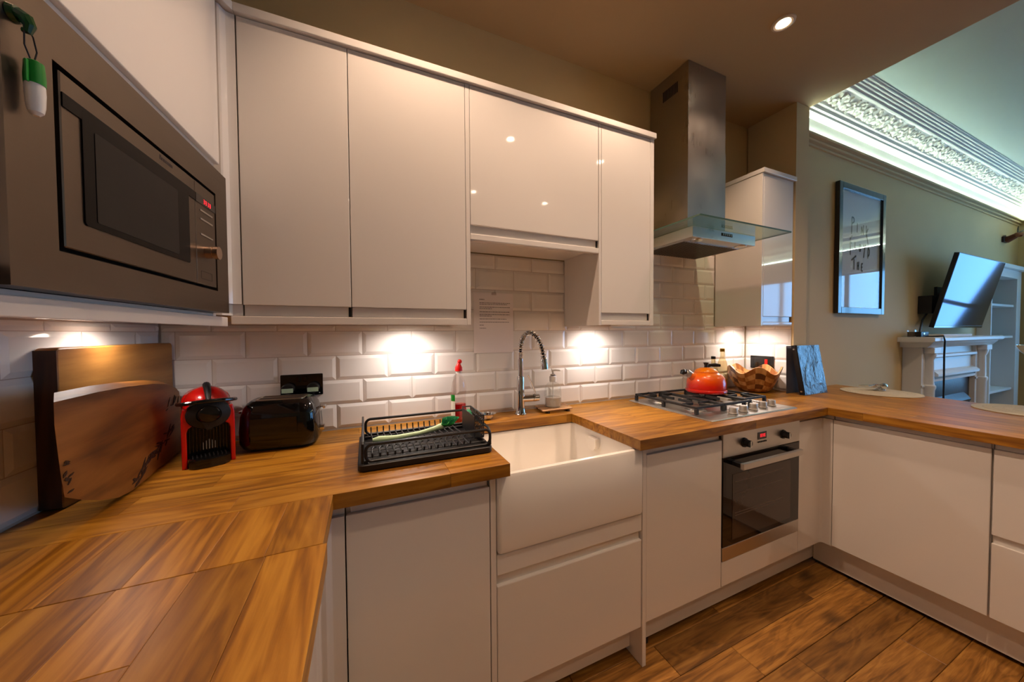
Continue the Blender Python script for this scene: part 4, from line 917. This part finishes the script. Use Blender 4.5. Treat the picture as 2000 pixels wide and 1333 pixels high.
# ------------------------------------------------------------------ gas hob
hb_ = thing('gas_hob', 'steel five-burner gas hob with black pan supports', 'hob', (2.53, -0.32, ZC))
HX0, HX1, HY0, HY1 = 2.205, 2.858, -0.578, -0.062
hg = G()
def hr(e, z, r): return [(a, b, z) for a, b in rrect(HX0+e, HX1-e, HY0+e, HY1-e, r, 4)]
hg.rings([hr(0, ZC+.0005, .006), hr(0, ZC+.003, .006), hr(.006, ZC+.0065, .005), hr(.014, ZC+.0055, .005)])
obj('hob_plate', hg, 'steel', hb_)
obj('burner_well', G().prism([(HX0+.02, HY1-.016), (HX0+.02, HY0+.115), (HX1-.115, HY0+.115), (HX1-.02, HY0+.20), (HX1-.02, HY1-.016)], 'z', ZC+.0057, ZC+.0068), 'steel', hb_)
BUR = [(2.335, -0.395, .030), (2.335, -0.165, .036), (2.545, -0.275, .046), (2.742, -0.160, .036), (2.752, -0.345, .030)]
for x, y, r in BUR:
    b_ = obj('burner', G().lathe([(r+.022, 0.007), (r+.020, 0.009), (r+.006, 0.011), (r+.004, 0.020)], (x, y, ZC), 30), M.setdefault('alu', mat('burner_aluminium', (170, 165, 158), 0.35, metal=1)), hb_)
    obj('burner_cap', G().lathe([(r, 0.0202), (r, 0.026), (r-.004, 0.028)], (x, y, ZC), 28), M.setdefault('capmat', mat('burner_cap_enamel', (70, 64, 58), 0.3)) if r < .04 else 'castiron', b_)
def support(x0, x1, y0, y1, cs):
    g = G(); h0, h1 = ZC+.033, ZC+.044; w = .0058
    for x in (x0, x1): g.box(x-w, x+w, y0, y1, h0, h1, bev=.0015, seg=1)
    for y in (y0, y1): g.box(x0-w, x1+w, y-w, y+w, h0, h1, bev=.0015, seg=1)
    for cx, cy in cs:
        for a, b in ((x0, cx-.022), (cx+.022, x1)): g.box(a, b, cy-w, cy+w, h0, h1+.003, bev=.0015, seg=1)
        g.box(cx-w, cx+w, max(y0, cy-.10), cy-.022, h0, h1+.003, bev=.0015, seg=1); g.box(cx-w, cx+w, cy+.022, min(y1, cy+.10), h0, h1+.003, bev=.0015, seg=1)
    s_ = obj('pan_support', g, 'castiron', hb_)
    for x in (x0, x1):
        for y in (y0, (y0+y1)/2, y1): obj('support_foot', G().box(x-.008, x+.008, y-.008, y+.008, ZC+.0072, h0-.0002, bev=.002, seg=1), 'castiron', s_)
support(2.245, 2.432, -0.470, -0.085, [(2.335, -0.395), (2.335, -0.165)])
support(2.445, 2.648, -0.470, -0.085, [(2.545, -0.275)])
support(2.661, 2.838, -0.430, -0.085, [(2.742, -0.160), (2.752, -0.345)])
for k in range(5):
    x, y = 2.420+0.090*k, -0.530+0.008*k
    kb = obj('knob', G().lathe([(0.020, 0.0075), (0.020, 0.012), (0.0175, 0.013), (0.017, 0.034), (0.0155, 0.037)], (x, y, ZC), 28), M.setdefault('knobsteel', mat('satin_knob', (196, 190, 182), 0.3, metal=0.7)), hb_)

# ------------------------------------------------------------------ kettle
KX, KY, KZ = 2.628, -0.235, ZC+0.0475
ke = thing('kettle', 'orange enamel whistling kettle standing on the gas hob', 'kettle', (KX, KY, KZ), 0, world=False)
obj('body', G().lathe([(0.085, 0.0), (0.104, 0.003), (0.1085, 0.010), (0.1075, 0.017), (0.103, 0.020), (0.1035, 0.030), (0.102, 0.055), (0.095, 0.078), (0.082, 0.093), (0.064, 0.102), (0.058, 0.104)], (0, 0, 0), 48), 'kettle', ke)
ld = obj('lid', G().lathe([(0.060, 0.1035), (0.061, 0.108), (0.056, 0.114), (0.048, 0.120), (0.030, 0.127), (0.010, 0.129)], (0, 0, 0), 40), 'kettle', ke)
obj('lid_knob', G().lathe([(0.010, 0.129), (0.009, 0.138), (0.012, 0.148), (0.016, 0.152), (0.012, 0.154)], (0, 0, 0), 24), 'blackmatte', ld)
dl = Vector((-0.93, 0.20, 0)).normalized()
sp_ = obj('spout', G().tube([dl*0.075+Vector((0, 0, 0.074)), dl*0.100+Vector((0, 0, 0.088)), dl*0.112+Vector((0, 0, 0.097))], [0.024, 0.019, 0.017], 18), 'kettle', ke)
obj('whistle', G().tube([dl*0.110+Vector((0, 0, 0.096)), dl*0.128+Vector((0, 0, 0.105))], [0.0185, 0.0185], 18).tube([dl*0.128+Vector((0, 0, 0.105)), dl*0.150+Vector((0, 0, 0.112))], [0.010, 0.014], 14), 'steel', sp_)
obj('whistle_grip', G().tube([dl*0.136+Vector((0, 0, 0.110)), dl*0.156+Vector((0, 0, 0.108)), dl*0.160+Vector((0, 0, 0.098))], [0.013, 0.014, 0.011], 14), 'blackmatte', sp_)
hl = obj('handle', G().tube([(0.040, 0.030, 0.104), (0.058, 0.036, 0.124), (0.070, 0.030, 0.134), (0.098, 0.010, 0.136), (0.118, -0.004, 0.134)], [0.006, 0.007, 0.0085, 0.0095, 0.007], 12), 'blackmatte', ke)
obj('handle_lug', G().tube([(0.050, 0.020, 0.100), (0.070, 0.024, 0.112), (0.080, 0.024, 0.130)], [0.005, 0.005, 0.004], 10), 'steel', hl)

for o_ in list(ke.children)+[q for c in ke.children for q in c.children]:
    o_.data.transform(Matrix.Scale(1.13, 4, (0, 0, 1)))

# ------------------------------------------------------------------ oil bottles behind the kettle
M['oilglass'] = glass('oil_bottle_glass', (240, 232, 206), 0.02, 0.3)
M['oil'] = mat('golden_oil', (206, 158, 60), 0.15, trans=0.7)
def bottle(x, y, h, r, capmat, lab, fill):
    t = thing('oil_bottle', lab, 'bottle', (x, y, ZC), 0, world=False)
    obj('glass', G().lathe([(r*.9, 0.0005), (r, 0.005), (r, h*.55), (r*.8, h*.68), (r*.42, h*.80), (r*.40, h*.93)], (0, 0, 0), 28), 'oilglass', t)
    obj('oil', G().lathe([(r*.85, 0.003), (r*.92, 0.007), (r*.92, h*fill)], (0, 0, 0), 24), 'oil', t)
    obj('cap', G().lathe([(r*.46, h*.925), (r*.46, h*.99), (r*.40, h)], (0, 0, 0), 20), capmat, t)
M['goldcap'] = mat('gold_cap', (176, 128, 30), 0.3, metal=0.6)
bottle(3.005, -0.075, 0.288, 0.032, 'goldcap', 'tall glass oil bottle with gold cap behind the kettle', 0.3)
bottle(2.915, -0.075, 0.238, 0.030, 'blackmatte', 'shorter glass bottle with black cap behind the kettle', 0.25)

# ------------------------------------------------------------------ chequered wooden bowl
bw = thing('wooden_bowl', 'chequered wooden fruit bowl with wavy rim in the corner', 'bowl', (3.200, -0.160, ZC), 0.2, world=False)
M['bowl_a'] = wood('bowl_wood_light', (176, 122, 66), (206, 154, 94), (224, 178, 122), rough=0.35, rnd=0.0, axis=2)
M['bowl_b'] = wood('bowl_wood_mid', (130, 76, 30), (160, 98, 46), (182, 118, 60), rough=0.35, rnd=0.0, axis=2)
M['bowl_c'] = wood('bowl_wood_dark', (84, 42, 16), (108, 58, 24), (130, 74, 34), rough=0.35, rnd=0.0, axis=2)
nA, nB = 16, 5; sub = 5
def bowlpt(a, t, inner):
    wav = math.cos(5*a+0.6)
    H = 0.145+0.024*wav; R = 0.153
    r = 0.070+(R-0.070)*(t**0.62); z = 0.004+H*t**1.18
    if inner: r -= 0.009; z = max(z, 0.016)+0.001
    return (r*math.cos(a), r*math.sin(a), z)
rbw = random.Random(11)
gb = {0: G(), 1: G(), 2: G()}
def patch(g, pts): 
    f = g.bm.faces.new([g.bm.verts.new(p) for p in pts])
bowl_bm = G(); grid = {}
for inner in (0, 1):
    for i in range(nA*sub):
        for j in range(nB*sub+1): grid[inner, i, j] = bowl_bm.bm.verts.new(bowlpt(2*PI*i/(nA*sub), j/(nB*sub), inner))
for inner in (0, 1):
    for i in range(nA*sub):
        for j in range(nB*sub):
            i2 = (i+1) % (nA*sub)
            q = [grid[inner, i, j], grid[inner, i2, j], grid[inner, i2, j+1], grid[inner, i, j+1]]
            f = bowl_bm.bm.faces.new(q[::-1] if inner else q)
            ci, cj = i//sub, j//sub
            f.material_index = (0 if (ci+cj) % 2 else (1 if (ci*7+cj*3) % 3 else 2))
    c = bowl_bm.bm.verts.new((0, 0, 0.004 if not inner else 0.017))
    for i in range(nA*sub):
        i2 = (i+1) % (nA*sub); tri = [grid[inner, i2, 0], grid[inner, i, 0], c]
        f = bowl_bm.bm.faces.new(tri[::-1] if inner else tri); f.material_index = 1
for i in range(nA*sub):
    i2 = (i+1) % (nA*sub)
    f = bowl_bm.bm.faces.new([grid[0, i, nB*sub], grid[0, i2, nB*sub], grid[1, i2, nB*sub], grid[1, i, nB*sub]]); f.material_index = 0
obj('bowl', bowl_bm, ['bowl_a', 'bowl_b', 'bowl_c'], bw, smooth=60)
obj('foot', G().lathe([(0.070, 0.0005), (0.074, 0.003), (0.074, 0.006)], (0, 0, 0), 40), 'bowl_c', bw)

# ------------------------------------------------------------------ cooker switch
cs = thing('cooker_switch', 'black cooker switch plate with red rocker behind the bowl', 'switch', (XN0, -0.117, 1.1))
obj('plate', G().prism(rrect(-0.192, -0.042, 1.050, 1.138, 0.003), 'x', XN0-0.0090, XN0-0.0012, bev=0.001), 'blackgloss', cs)
obj('rocker', G().box(XN0-0.013, XN0-0.0092, -0.156, -0.138, 1.080, 1.116, bev=0.002), 'redcap', cs)

# ------------------------------------------------------------------ display binder
bd = thing('display_binder', 'black ring binder in clear plastic standing at the end of the tiles', 'binder', (3.42, -0.38, ZC))
M['cover'] = mat('grey_blue_cover', (70, 78, 88), 0.14, var=0.2, scale=8, bump=0.8, bscale=7.0, spec=0.5)
for n_ in M['cover'].node_tree.nodes:
    if n_.type == 'BUMP': n_.inputs['Distance'].default_value = 0.03
def leaf(xa, xb, yb, yt, z0, z1, th):
    g = G(); n = Vector((0, -(z1-z0), (yt-yb))).normalized()*th
    f = [Vector((xa, yb, z0)), Vector((xb, yb-0.004, z0)), Vector((xb, yt-0.004, z1)), Vector((xa, yt, z1))]
    return g.rings([[p for p in f], [p+n for p in f]])
obj('front_cover', leaf(3.306, 3.560, -0.3935, -0.3425, ZC+0.001, 1.218, 0.0035), 'cover', bd)
obj('pages', leaf(3.310, 3.552, -0.3735, -0.3235, ZC+0.003, 1.212, 0.0195), 'paper', bd)
obj('spine', leaf(3.2985, 3.3055, -0.3735, -0.3225, ZC+0.001, 1.218, 0.0235), 'blackmatte', bd)
for t in (0.07, 0.93):
    z = ZC+0.001+t*0.305; y = -0.3735+t*0.051-0.012
    obj('rivet', G().cyl((3.2983, y, z), (3.2968, y, z), 0.006, 0.005, 16), 'chrome', bd)
obj('back_cover', leaf(3.282, 3.50, -0.3085, -0.3045, ZC+0.001, 1.216, 0.003), M.setdefault('backcover', mat('grey_plastic_cover', (84, 84, 92), 0.25)), bd)

# ------------------------------------------------------------------ placemats, keys, chrome bowl
M['mat'] = mat('woven_placemat', (196, 184, 160), 0.7, var=0.08, scale=40, bump=0.5, bscale=300)
def placemat(x, y, r, lab):
    t = thing('placemat', lab, 'placemat', (x, y, ZC+0.0005), 0, world=False)
    obj('disc', G().lathe([(r-.002, 0.0), (r, 0.002), (r-.001, 0.0045), (r-.006, 0.005)], (0, 0, 0), 56), 'mat', t)
    for k in range(1, 6): obj('woven_ring', G().tube([(r*k/6.2*math.cos(a), r*k/6.2*math.sin(a), 0.005) for a in [2*PI*i/48 for i in range(48)]], 0.0012, 5, closed=True), 'mat', t)
placemat(3.845, -0.545, 0.185, 'round woven placemat on the breakfast bar with keys on it')
placemat(3.775, -1.105, 0.185, 'round woven placemat at the right edge of the breakfast bar')
kz = thing('key_bunch', 'shiny bunch of keys lying on the round placemat', 'keys', (3.89, -0.53, ZC+0.0065), 0, world=False); kz.scale = (1.5, 1.5, 1.8)
obj('key_ring', G().tube([(0.016*math.cos(a), 0.016*math.sin(a), 0.004) for a in [2*PI*i/20 for i in range(20)]], 0.0016, 6, closed=True), 'chrome', kz)
for k, (a, dx) in enumerate(((0.3, .02), (1.1, .015), (2.0, .02), (2.9, .018))):
    c_, s_ = math.cos(a), math.sin(a); z = 0.004+0.006*k
    g = G().cyl((dx*c_, dx*s_, z), (dx*c_, dx*s_, z+0.003), 0.011, 0.011, 14); g.tube([(dx*c_, dx*s_, z+.0015), ((dx+.045)*c_, (dx+.045)*s_, z+.0015-0.002*k)], 0.003, 6)
    obj('key', g, 'chrome', kz)
obj('fob', G().sphere((0.0, -0.012, 0.018), 0.013, 1.2, 0.9, 0.9, 12), 'chrome', kz)
# ------------------------------------------------------------------ framed print on the living-room wall
M['frame'] = mat('black_frame', (34, 33, 34), 0.22, coat=0.4)
M['print'] = mat('pale_print', (226, 228, 230), 0.7, var=0.03, scale=4)
fp = thing('framed_print', 'black framed pale print with scrawled lettering on the living room wall', 'picture', (4.32, YL, 1.44))
FX0, FX1, FZ0, FZ1 = 3.965, 4.675, 1.440, 2.400; fw = 0.048
fg = G().box(FX0, FX0+fw, YL-0.030, YL-0.002, FZ0, FZ1, bev=.003).box(FX1-fw, FX1, YL-0.030, YL-0.002, FZ0, FZ1, bev=.003).box(FX0+fw, FX1-fw, YL-0.030, YL-0.002, FZ0, FZ0+fw, bev=.003).box(FX0+fw, FX1-fw, YL-0.030, YL-0.002, FZ1-fw, FZ1, bev=.003)
obj('frame', fg, 'frame', fp)
pr_ = obj('print', G().box(FX0+fw, FX1-fw, YL-0.010, YL-0.006, FZ0+fw, FZ1-fw), 'print', fp)
# hand-drawn capitals: strokes in a unit box
STR = {'P': [[(0, -.35), (.05, 1)], [(.05, 1), (.55, .95), (.6, .65), (.1, .5)]], 'I': [[(.2, .75), (.15, 0)]], 'N': [[(.0, 0), (.08, .7), (.5, .05), (.55, .85)]], 'K': [[(.05, 1), (.12, 0)], [(.55, .8), (.12, .4), (.6, -.5)]],
       'F': [[(.15, -.6), (.05, .9)], [(-.05, .8), (.6, 1.1)], [(.05, .4), (.4, .5)]], 'L': [[(.1, .7), (.1, .05), (.45, .1)]], 'O': [[(.3, .7), (.05, .5), (.1, .1), (.4, .05), (.5, .45), (.3, .7)]], 'Y': [[(.0, .8), (.25, .4)], [(.55, .85), (.1, -.4)]], 'D': [[(.1, .7), (.05, -.3)], [(.1, .7), (.55, .5), (.5, .1), (.08, -.1)]],
       'T': [[(.3, .9), (.3, -.1)], [(-.5, .75), (.9, 1.25)]], 'H': [[(.1, .75), (.1, 0)], [(.5, .8), (.5, 0)], [(.1, .4), (.5, .42)]], 'E': [[(.5, .75), (.08, .7), (.08, 0), (.5, .05)], [(.08, .38), (.4, .4)]]}
lg = G()
def write(word, x, z, h, adv, slope=0):
    for k, ch in enumerate(word):
        for st_ in STR[ch]:
            pts = [Vector((x+k*adv+p[0]*h*.62, YL-0.0112, z+p[1]*h-slope*k*adv)) for p in st_]
            for a, b in zip(pts, pts[1:]):
                d = (b-a).normalized(); nrm_ = Vector((d.z, 0, -d.x))*0.0065
                lg.quad(a+nrm_, b+nrm_, b-nrm_, a-nrm_)
write('PINK', 4.185, 2.075, 0.095, 0.073, 0.18); write('FLOYD', 4.165, 1.935, 0.085, 0.068, 0.12); write('THE', 4.215, 1.785, 0.08, 0.062, 0.1)
obj('lettering', lg, 'ink', pr_, smooth=0)
M['picglass'] = glass('picture_glazing', (252, 252, 253), 0.0, 0.0, 1.5)
obj('glazing', G().box(FX0+fw, FX1-fw, YL-0.0215, YL-0.0195, FZ0+fw, FZ1-fw), 'picglass', fp)

# ------------------------------------------------------------------ television tilted on a wall bracket
tv = thing('television', 'flat television tilted forward on the wall above the fireplace', 'television', (5.96, YL, 1.33))
TX0, TX1 = 5.374, 6.545
b0 = Vector((0, -0.355, 1.333)); b1 = Vector((0, -0.486, 1.962)); up = (b1-b0).normalized(); ot = Vector((0, -up.z, up.y)); H = (b1-b0).length
def tvbox(x0, x1, h0, h1, d0, d1):   # d: depth behind the screen plane
    g = G(); c = []
    for d in (d0, d1): c.append([Vector((x, 0, 0))+b0+up*h-ot*d for x, h in ((x0, h0), (x1, h0), (x1, h1), (x0, h1))])
    return g.rings(c)
M['screen'] = mat('screen_window_blue', (5, 46, 104), 0.07, metal=1, var=0.0)  # blue of the window reflection is put into the base colour
obj('casing', tvbox(TX0, TX1, 0, H, 0.002, 0.030), 'blackmatte', tv)
obj('screen', tvbox(TX0+0.006, TX1-0.006, 0.02, H-0.006, 0.0, 0.0018), 'screen', tv)
obj('lower_bezel', tvbox(TX0, TX1, 0.0, 0.018, -0.001, 0.0019), 'blackgloss', tv)
obj('rear_box', tvbox(TX0+0.16, TX1-0.16, 0.05, H*0.62, 0.0305, 0.052), 'blackmatte', tv)
obj('wall_bracket', G().box(5.75, 6.17, YL-0.020, YL-0.001, 1.50, 1.72).box(5.80, 5.84, YL-0.10, YL-0.02, 1.52, 1.66).box(6.08, 6.12, YL-0.10, YL-0.02, 1.52, 1.66), 'blackmatte', tv)
sb = thing('connection_box', 'black connection box fixed behind the left edge of the television', 'box', (5.42, YL, 1.50))
obj('box', G().box(5.40, 5.50, YL-0.085, YL-0.001, 1.46, 1.62, bev=.004), 'blackmatte', sb)
cbz = tag(obj('television_cable', G().tube([(5.42, YL-0.05, 1.46), (5.33, YL-0.05, 1.40), (5.27, YL-0.06, 1.34), (5.25, YL-0.06, 1.30), (5.25, YL-0.07, 1.262)], 0.007, 8), 'blackmatte'), 'thin black cable from the television down to the mantel shelf', 'cable')

# ------------------------------------------------------------------ fireplace
M['mantel'] = mat('white_mantel_paint', (226, 226, 222), 0.35, var=0.02, scale=5)
fpz = thing('fireplace', 'white painted fireplace surround with cast iron insert', 'fireplace', (5.85, YL, 0))
MX0, MX1 = 5.010, 6.690
obj('mantel_shelf', G().prism([(YL-0.001, 1.212), (-0.452, 1.212), (-0.461, 1.222), (-0.461, 1.246), (-0.452, 1.254), (YL-0.001, 1.254)], 'x', MX0, MX1), 'mantel', fpz)
obj('bed_mould', G().prism([(YL-0.001, 1.165), (-0.405, 1.165), (-0.430, 1.195), (-0.440, 1.2118), (YL-0.001, 1.2118)], 'x', MX0+0.05, MX1-0.05), 'mantel', fpz)
for x0, x1 in ((5.11, 5.36), (6.36, 6.61)):
    jm = obj('jamb', G().box(x0, x1, -0.365, YL-0.001, 0.0, 1.1645, bev=.003), 'mantel', fpz)
    cx = (x0+x1)/2
    obj('column', G().lathe([(0.050, 0.02), (0.052, 0.05), (0.042, 0.06), (0.042, 0.80), (0.048, 0.82), (0.048, 0.84), (0.038, 0.85), (0.034, 1.06), (0.044, 1.08), (0.050, 1.11), (0.052, 1.164)], (cx-0.03, -0.372, 0), 24), 'mantel', jm)
    obj('capital', G().box(cx-0.095, cx+0.05, -0.425, -0.3655, 1.115, 1.1645, bev=.004), 'mantel', jm)
    obj('band', G().box(x0-0.004, x1+0.004, -0.372, -0.3655, 0.825, 0.845, bev=.002), 'mantel', jm)
obj('frieze', G().box(5.361, 6.359, -0.340, YL-0.001, 0.93, 1.1645), 'mantel', fpz)
obj('frieze_step', G().prism([(-0.3405, 1.06), (-0.375, 1.075), (-0.375, 1.095), (-0.3405, 1.10)], 'x', 5.362, 6.358), 'mantel', fpz)
obj('frieze_step', G().prism([(-0.3405, 0.90), (-0.390, 0.905), (-0.392, 0.925), (-0.372, 0.945), (-0.3405, 0.955)], 'x', 5.362, 6.358), 'mantel', fpz)
obj('frieze_step', G().prism([(-0.3405, 0.855), (-0.365, 0.858), (-0.368, 0.88), (-0.3405, 0.899)], 'x', 5.362, 6.358), 'mantel', fpz)
M['iron'] = mat('blackened_iron', (18, 22, 28), 0.3, metal=0.3, var=0.2, bump=0.2, bscale=40)
ins = obj('insert', G().box(5.362, 6.358, -0.330, YL-0.001, 0.0, 0.854), 'iron', fpz)
obj('insert_hood', G().prism([(-0.331, 0.62), (-0.372, 0.62), (-0.376, 0.64), (-0.362, 0.66), (-0.331, 0.70)], 'x', 5.50, 6.22), 'iron', ins)
for k in range(18): obj('fringe', G().box(5.512+0.0395*k, 5.535+0.0395*k, -0.372, -0.364, 0.585, 0.6198, bev=.002), 'iron', ins)
obj('hearth', G().box(5.05, 6.65, -0.75, -0.40, 0.0, 0.03, bev=.004), 'iron', fpz)
# things on the mantel
mb = thing('set_top_box', 'small black box lying on the left end of the mantel', 'box', (5.12, -0.33, 1.2545))
obj('box', G().box(5.085, 5.235, -0.365, -0.285, 1.2545, 1.298, bev=.003), 'blackmatte', mb)
obj('disc', G().cyl((5.14, -0.3655, 1.277), (5.14, -0.367, 1.277), 0.013, 0.013, 16), 'chrome', mb)
gl_ = thing('glass_ornament', 'small clear glass ornament on the very left of the mantel', 'ornament', (5.055, -0.32, 1.2545), world=False)
obj('cube', G().box(-0.022, 0.022, -0.022, 0.022, 0, 0.062, bev=.006), 'clearplastic', gl_)
bkp = thing('pale_book', 'flat pale blue-white book lying on the mantel under the television', 'book', (5.60, -0.36, 1.2545))
obj('cover', G().box(5.30, 5.95, -0.430, -0.300, 1.2545, 1.275, bev=.002), 'whiteplastic', bkp)
obj('pages', G().box(5.305, 5.945, -0.432, -0.4302, 1.258, 1.272), 'paper', bkp)
cbl = tag(obj('hanging_cable', G().tube([(5.18, -0.300, 1.2565), (5.17, -0.40, 1.2575), (5.165, -0.465, 1.262), (5.165, -0.472, 1.22), (5.168, -0.469, 1.1), (5.175, -0.469, 0.9), (5.19, -0.465, 0.6), (5.20, -0.465, 0.2), (5.20, -0.465, 0.037)], 0.006, 8), 'blackmatte'), 'black cable hanging from the mantel shelf to the floor', 'cable')

# ------------------------------------------------------------------ white bookcase right of the fireplace
bc = thing('bookcase', 'tall white bookcase in the corner beyond the fireplace', 'bookcase', (7.4, YL, 0))
BX0, BX1, YB0, YB1 = 6.888, 7.952, -0.340, 0.055
obj('side', G().box(BX0, BX0+0.028, YB0, YB1, 0, 1.99, bev=.002), 'mantel', bc)
obj('side', G().box(BX1-0.15, BX1, YB0+0.012, YB1, 0, 1.99, bev=.002), 'mantel', bc)
obj('back', G().box(BX0+0.03, BX1-0.152, YB1-0.015, YB1, 0, 1.99), 'mantel', bc)
obj('top', G().box(BX0-0.03, BX1+0.03, YB0-0.03, YL-0.001, 1.992, 2.035, bev=.004).box(BX0+0.0285, BX1-0.1505, YB0+0.004, YL+0.02, 1.90, 1.9895), 'mantel', bc)
for z in (0.40, 0.63, 1.24, 1.60): obj('shelf', G().box(BX0+0.029, BX1-0.151, YB0+0.03, YB1-0.0155, z-0.025, z, bev=.002), 'mantel', bc)
rc = thing('red_canister', 'red canister standing on a low bookcase shelf', 'canister', (7.06, -0.235, 0.4005), world=False)
obj('can', G().lathe([(0.052, 0.0005), (0.056, 0.006), (0.056, 0.15), (0.052, 0.156)], (0, 0, 0), 28), M.setdefault('dullred', mat('dull_red_tin', (150, 34, 34), 0.4)), rc)
obj('lid', G().lathe([(0.058, 0.1565), (0.058, 0.180), (0.050, 0.186)], (0, 0, 0), 28), 'dullred', rc)
pt = thing('display_plate', 'white decorative plate standing on a bookcase shelf', 'plate', (7.10, -0.235, 1.2405), world=False); pt.rotation_euler = (0, 0, 0.9)
obj('plate', G().rings([[(r*math.cos(a), y, 0.085+r*math.sin(a)) for a in [2*PI*i/32 for i in range(32)]] for r, y in ((0.05, 0.0), (0.082, -0.012), (0.084, -0.014), (0.048, -0.004))]), 'ceramic', pt)
fo = thing('white_cup', 'small white cup on the bookcase shelf below the plate', 'cup', (7.3, -0.2, 0.6305), world=False)
obj('cup', G().lathe([(0.025, 0.0005), (0.036, 0.03), (0.040, 0.07), (0.037, 0.07), (0.033, 0.03), (0.022, 0.006)], (0, 0, 0), 24), 'ceramic', fo)

# ------------------------------------------------------------------ small mounted deer ornament near the ceiling
do = thing('deer_ornament', 'small brown deer head ornament with dark antlers high on the wall', 'ornament', (7.72, YL, 2.33))
M['fur'] = mat('brown_fur', (120, 66, 40), 0.8, var=0.3, scale=60)
obj('shield', G().prism([(7.70, 2.33), (7.86, 2.33), (7.86, 2.40), (7.78, 2.43), (7.70, 2.40)], 'y', YL-0.02, YL-0.001, bev=.003), M.setdefault('shieldwood', mat('dark_shield', (52, 26, 16), 0.5)), do)
obj('neck', G().tube([(7.79, YL-0.02, 2.36), (7.78, YL-0.07, 2.385), (7.76, YL-0.11, 2.405)], [0.045, 0.036, 0.030], 14), 'fur', do)
obj('head', G().tube([(7.79, YL-0.10, 2.415), (7.74, YL-0.135, 2.400), (7.69, YL-0.15, 2.380), (7.665, YL-0.155, 2.372)], [0.028, 0.032, 0.020, 0.012], 14), 'fur', do)
for s in (-1, 1):
    o = obj('antler', G().tube([(7.79, YL-0.11, 2.435), (7.85+0.01*s, YL-0.12-0.02*s, 2.47), (7.91+0.02*s, YL-0.12-0.03*s, 2.495), (7.95+0.03*s, YL-0.12-0.03*s, 2.535-0.01*s)], [0.008, 0.007, 0.006, 0.003], 8).tube([(7.88, YL-0.12-0.025*s, 2.483), (7.895, YL-0.12-0.03*s, 2.52)], [0.006, 0.003], 8), 'blackmatte', do)

do.scale = (0.85, 0.85, 0.85); do.location.x = 7.62

# ------------------------------------------------------------------ chrome footed bowl with fruit at the right edge
cbx, cby = 3.86, -1.1706
cbw = thing('footed_bowl', 'chrome footed fruit bowl at the right picture edge on the breakfast bar', 'bowl', (cbx, cby, ZC+0.006), world=False)
obj('bowl', G().lathe([(0.060, 0.0005), (0.058, 0.006), (0.018, 0.016), (0.012, 0.05), (0.012, 0.185), (0.030, 0.205), (0.085, 0.240), (0.125, 0.285), (0.140, 0.318), (0.137, 0.318), (0.120, 0.286), (0.080, 0.247), (0.02, 0.228)], (0, 0, 0), 48), 'chrome', cbw)
fr2 = thing('brown_fruit', 'round brown fruit lying in the chrome footed bowl', 'fruit', (cbx-0.02, cby+0.035, 1.21), world=False)
obj('fruit', G().sphere((0, 0, 0.048), 0.050, 1, 1, 0.95, 18), M.setdefault('brownfruit', mat('brown_skin', (122, 96, 66), 0.7, var=0.2, scale=40)), fr2)
obj('stem', G().cyl((0, 0, 0.094), (0.003, 0, 0.106), 0.003, 0.002, 6), 'blackmatte', fr2)

# ------------------------------------------------------------------ unseen living-room lamps, added to warm and brighten the living wall
def added_living_lamp(x, y, lab):
    t = thing('ceiling_downlight', lab, 'light', (x, y, ZL-0.002))
    obj('bezel', G().lathe([(0.046, -0.002), (0.045, -0.006), (0.036, -0.008), (0.030, -0.004), (0.030, -0.0005)], (x, y, ZL), 30, False, False), 'ringwhite', t)
    obj('lamp', G().lathe([(0.0295, 0), (0.028, 0.002)], (x, y, ZL-0.0045), 30), 'lamp', t)
    spot('downlight_beam', (0, 0, -0.012), P_LIV, WARM, 130, 0.8, 0.03, t)
added_living_lamp(4.3, -1.9, 'unseen added downlight in the living room ceiling near the breakfast bar')
added_living_lamp(5.6, -2.4, 'unseen added downlight in the living room ceiling facing the fireplace')

# ------------------------------------------------------------------ group phrases for repeated kinds
GROUPS = {'base_cabinet': 'white gloss base cabinets', 'wall_cabinet': 'white gloss wall cabinets', 'ceiling_downlight': 'recessed ceiling downlights', 'cabinet_light': 'lamps under the wall cabinets', 'chopping_board': 'boards against the left wall', 'oil_bottle': 'bottles behind the kettle', 'placemat': 'placemats on the breakfast bar', 'plinth': 'plinths of the base cabinets', 'light_pelmet': 'pelmets under the wall cabinets', 'cabinet_cornice': 'cornices of the wall cabinets', 'corner_post': 'corner posts of the cabinets', 'worktop': 'oak worktops', 'led_strip': 'light strips of the living room'}
for o in SC.objects:
    b = o.name.split('.')[0]
    if o.parent is None and b in GROUPS and 'group' not in o: o['group'] = GROUPS[b]
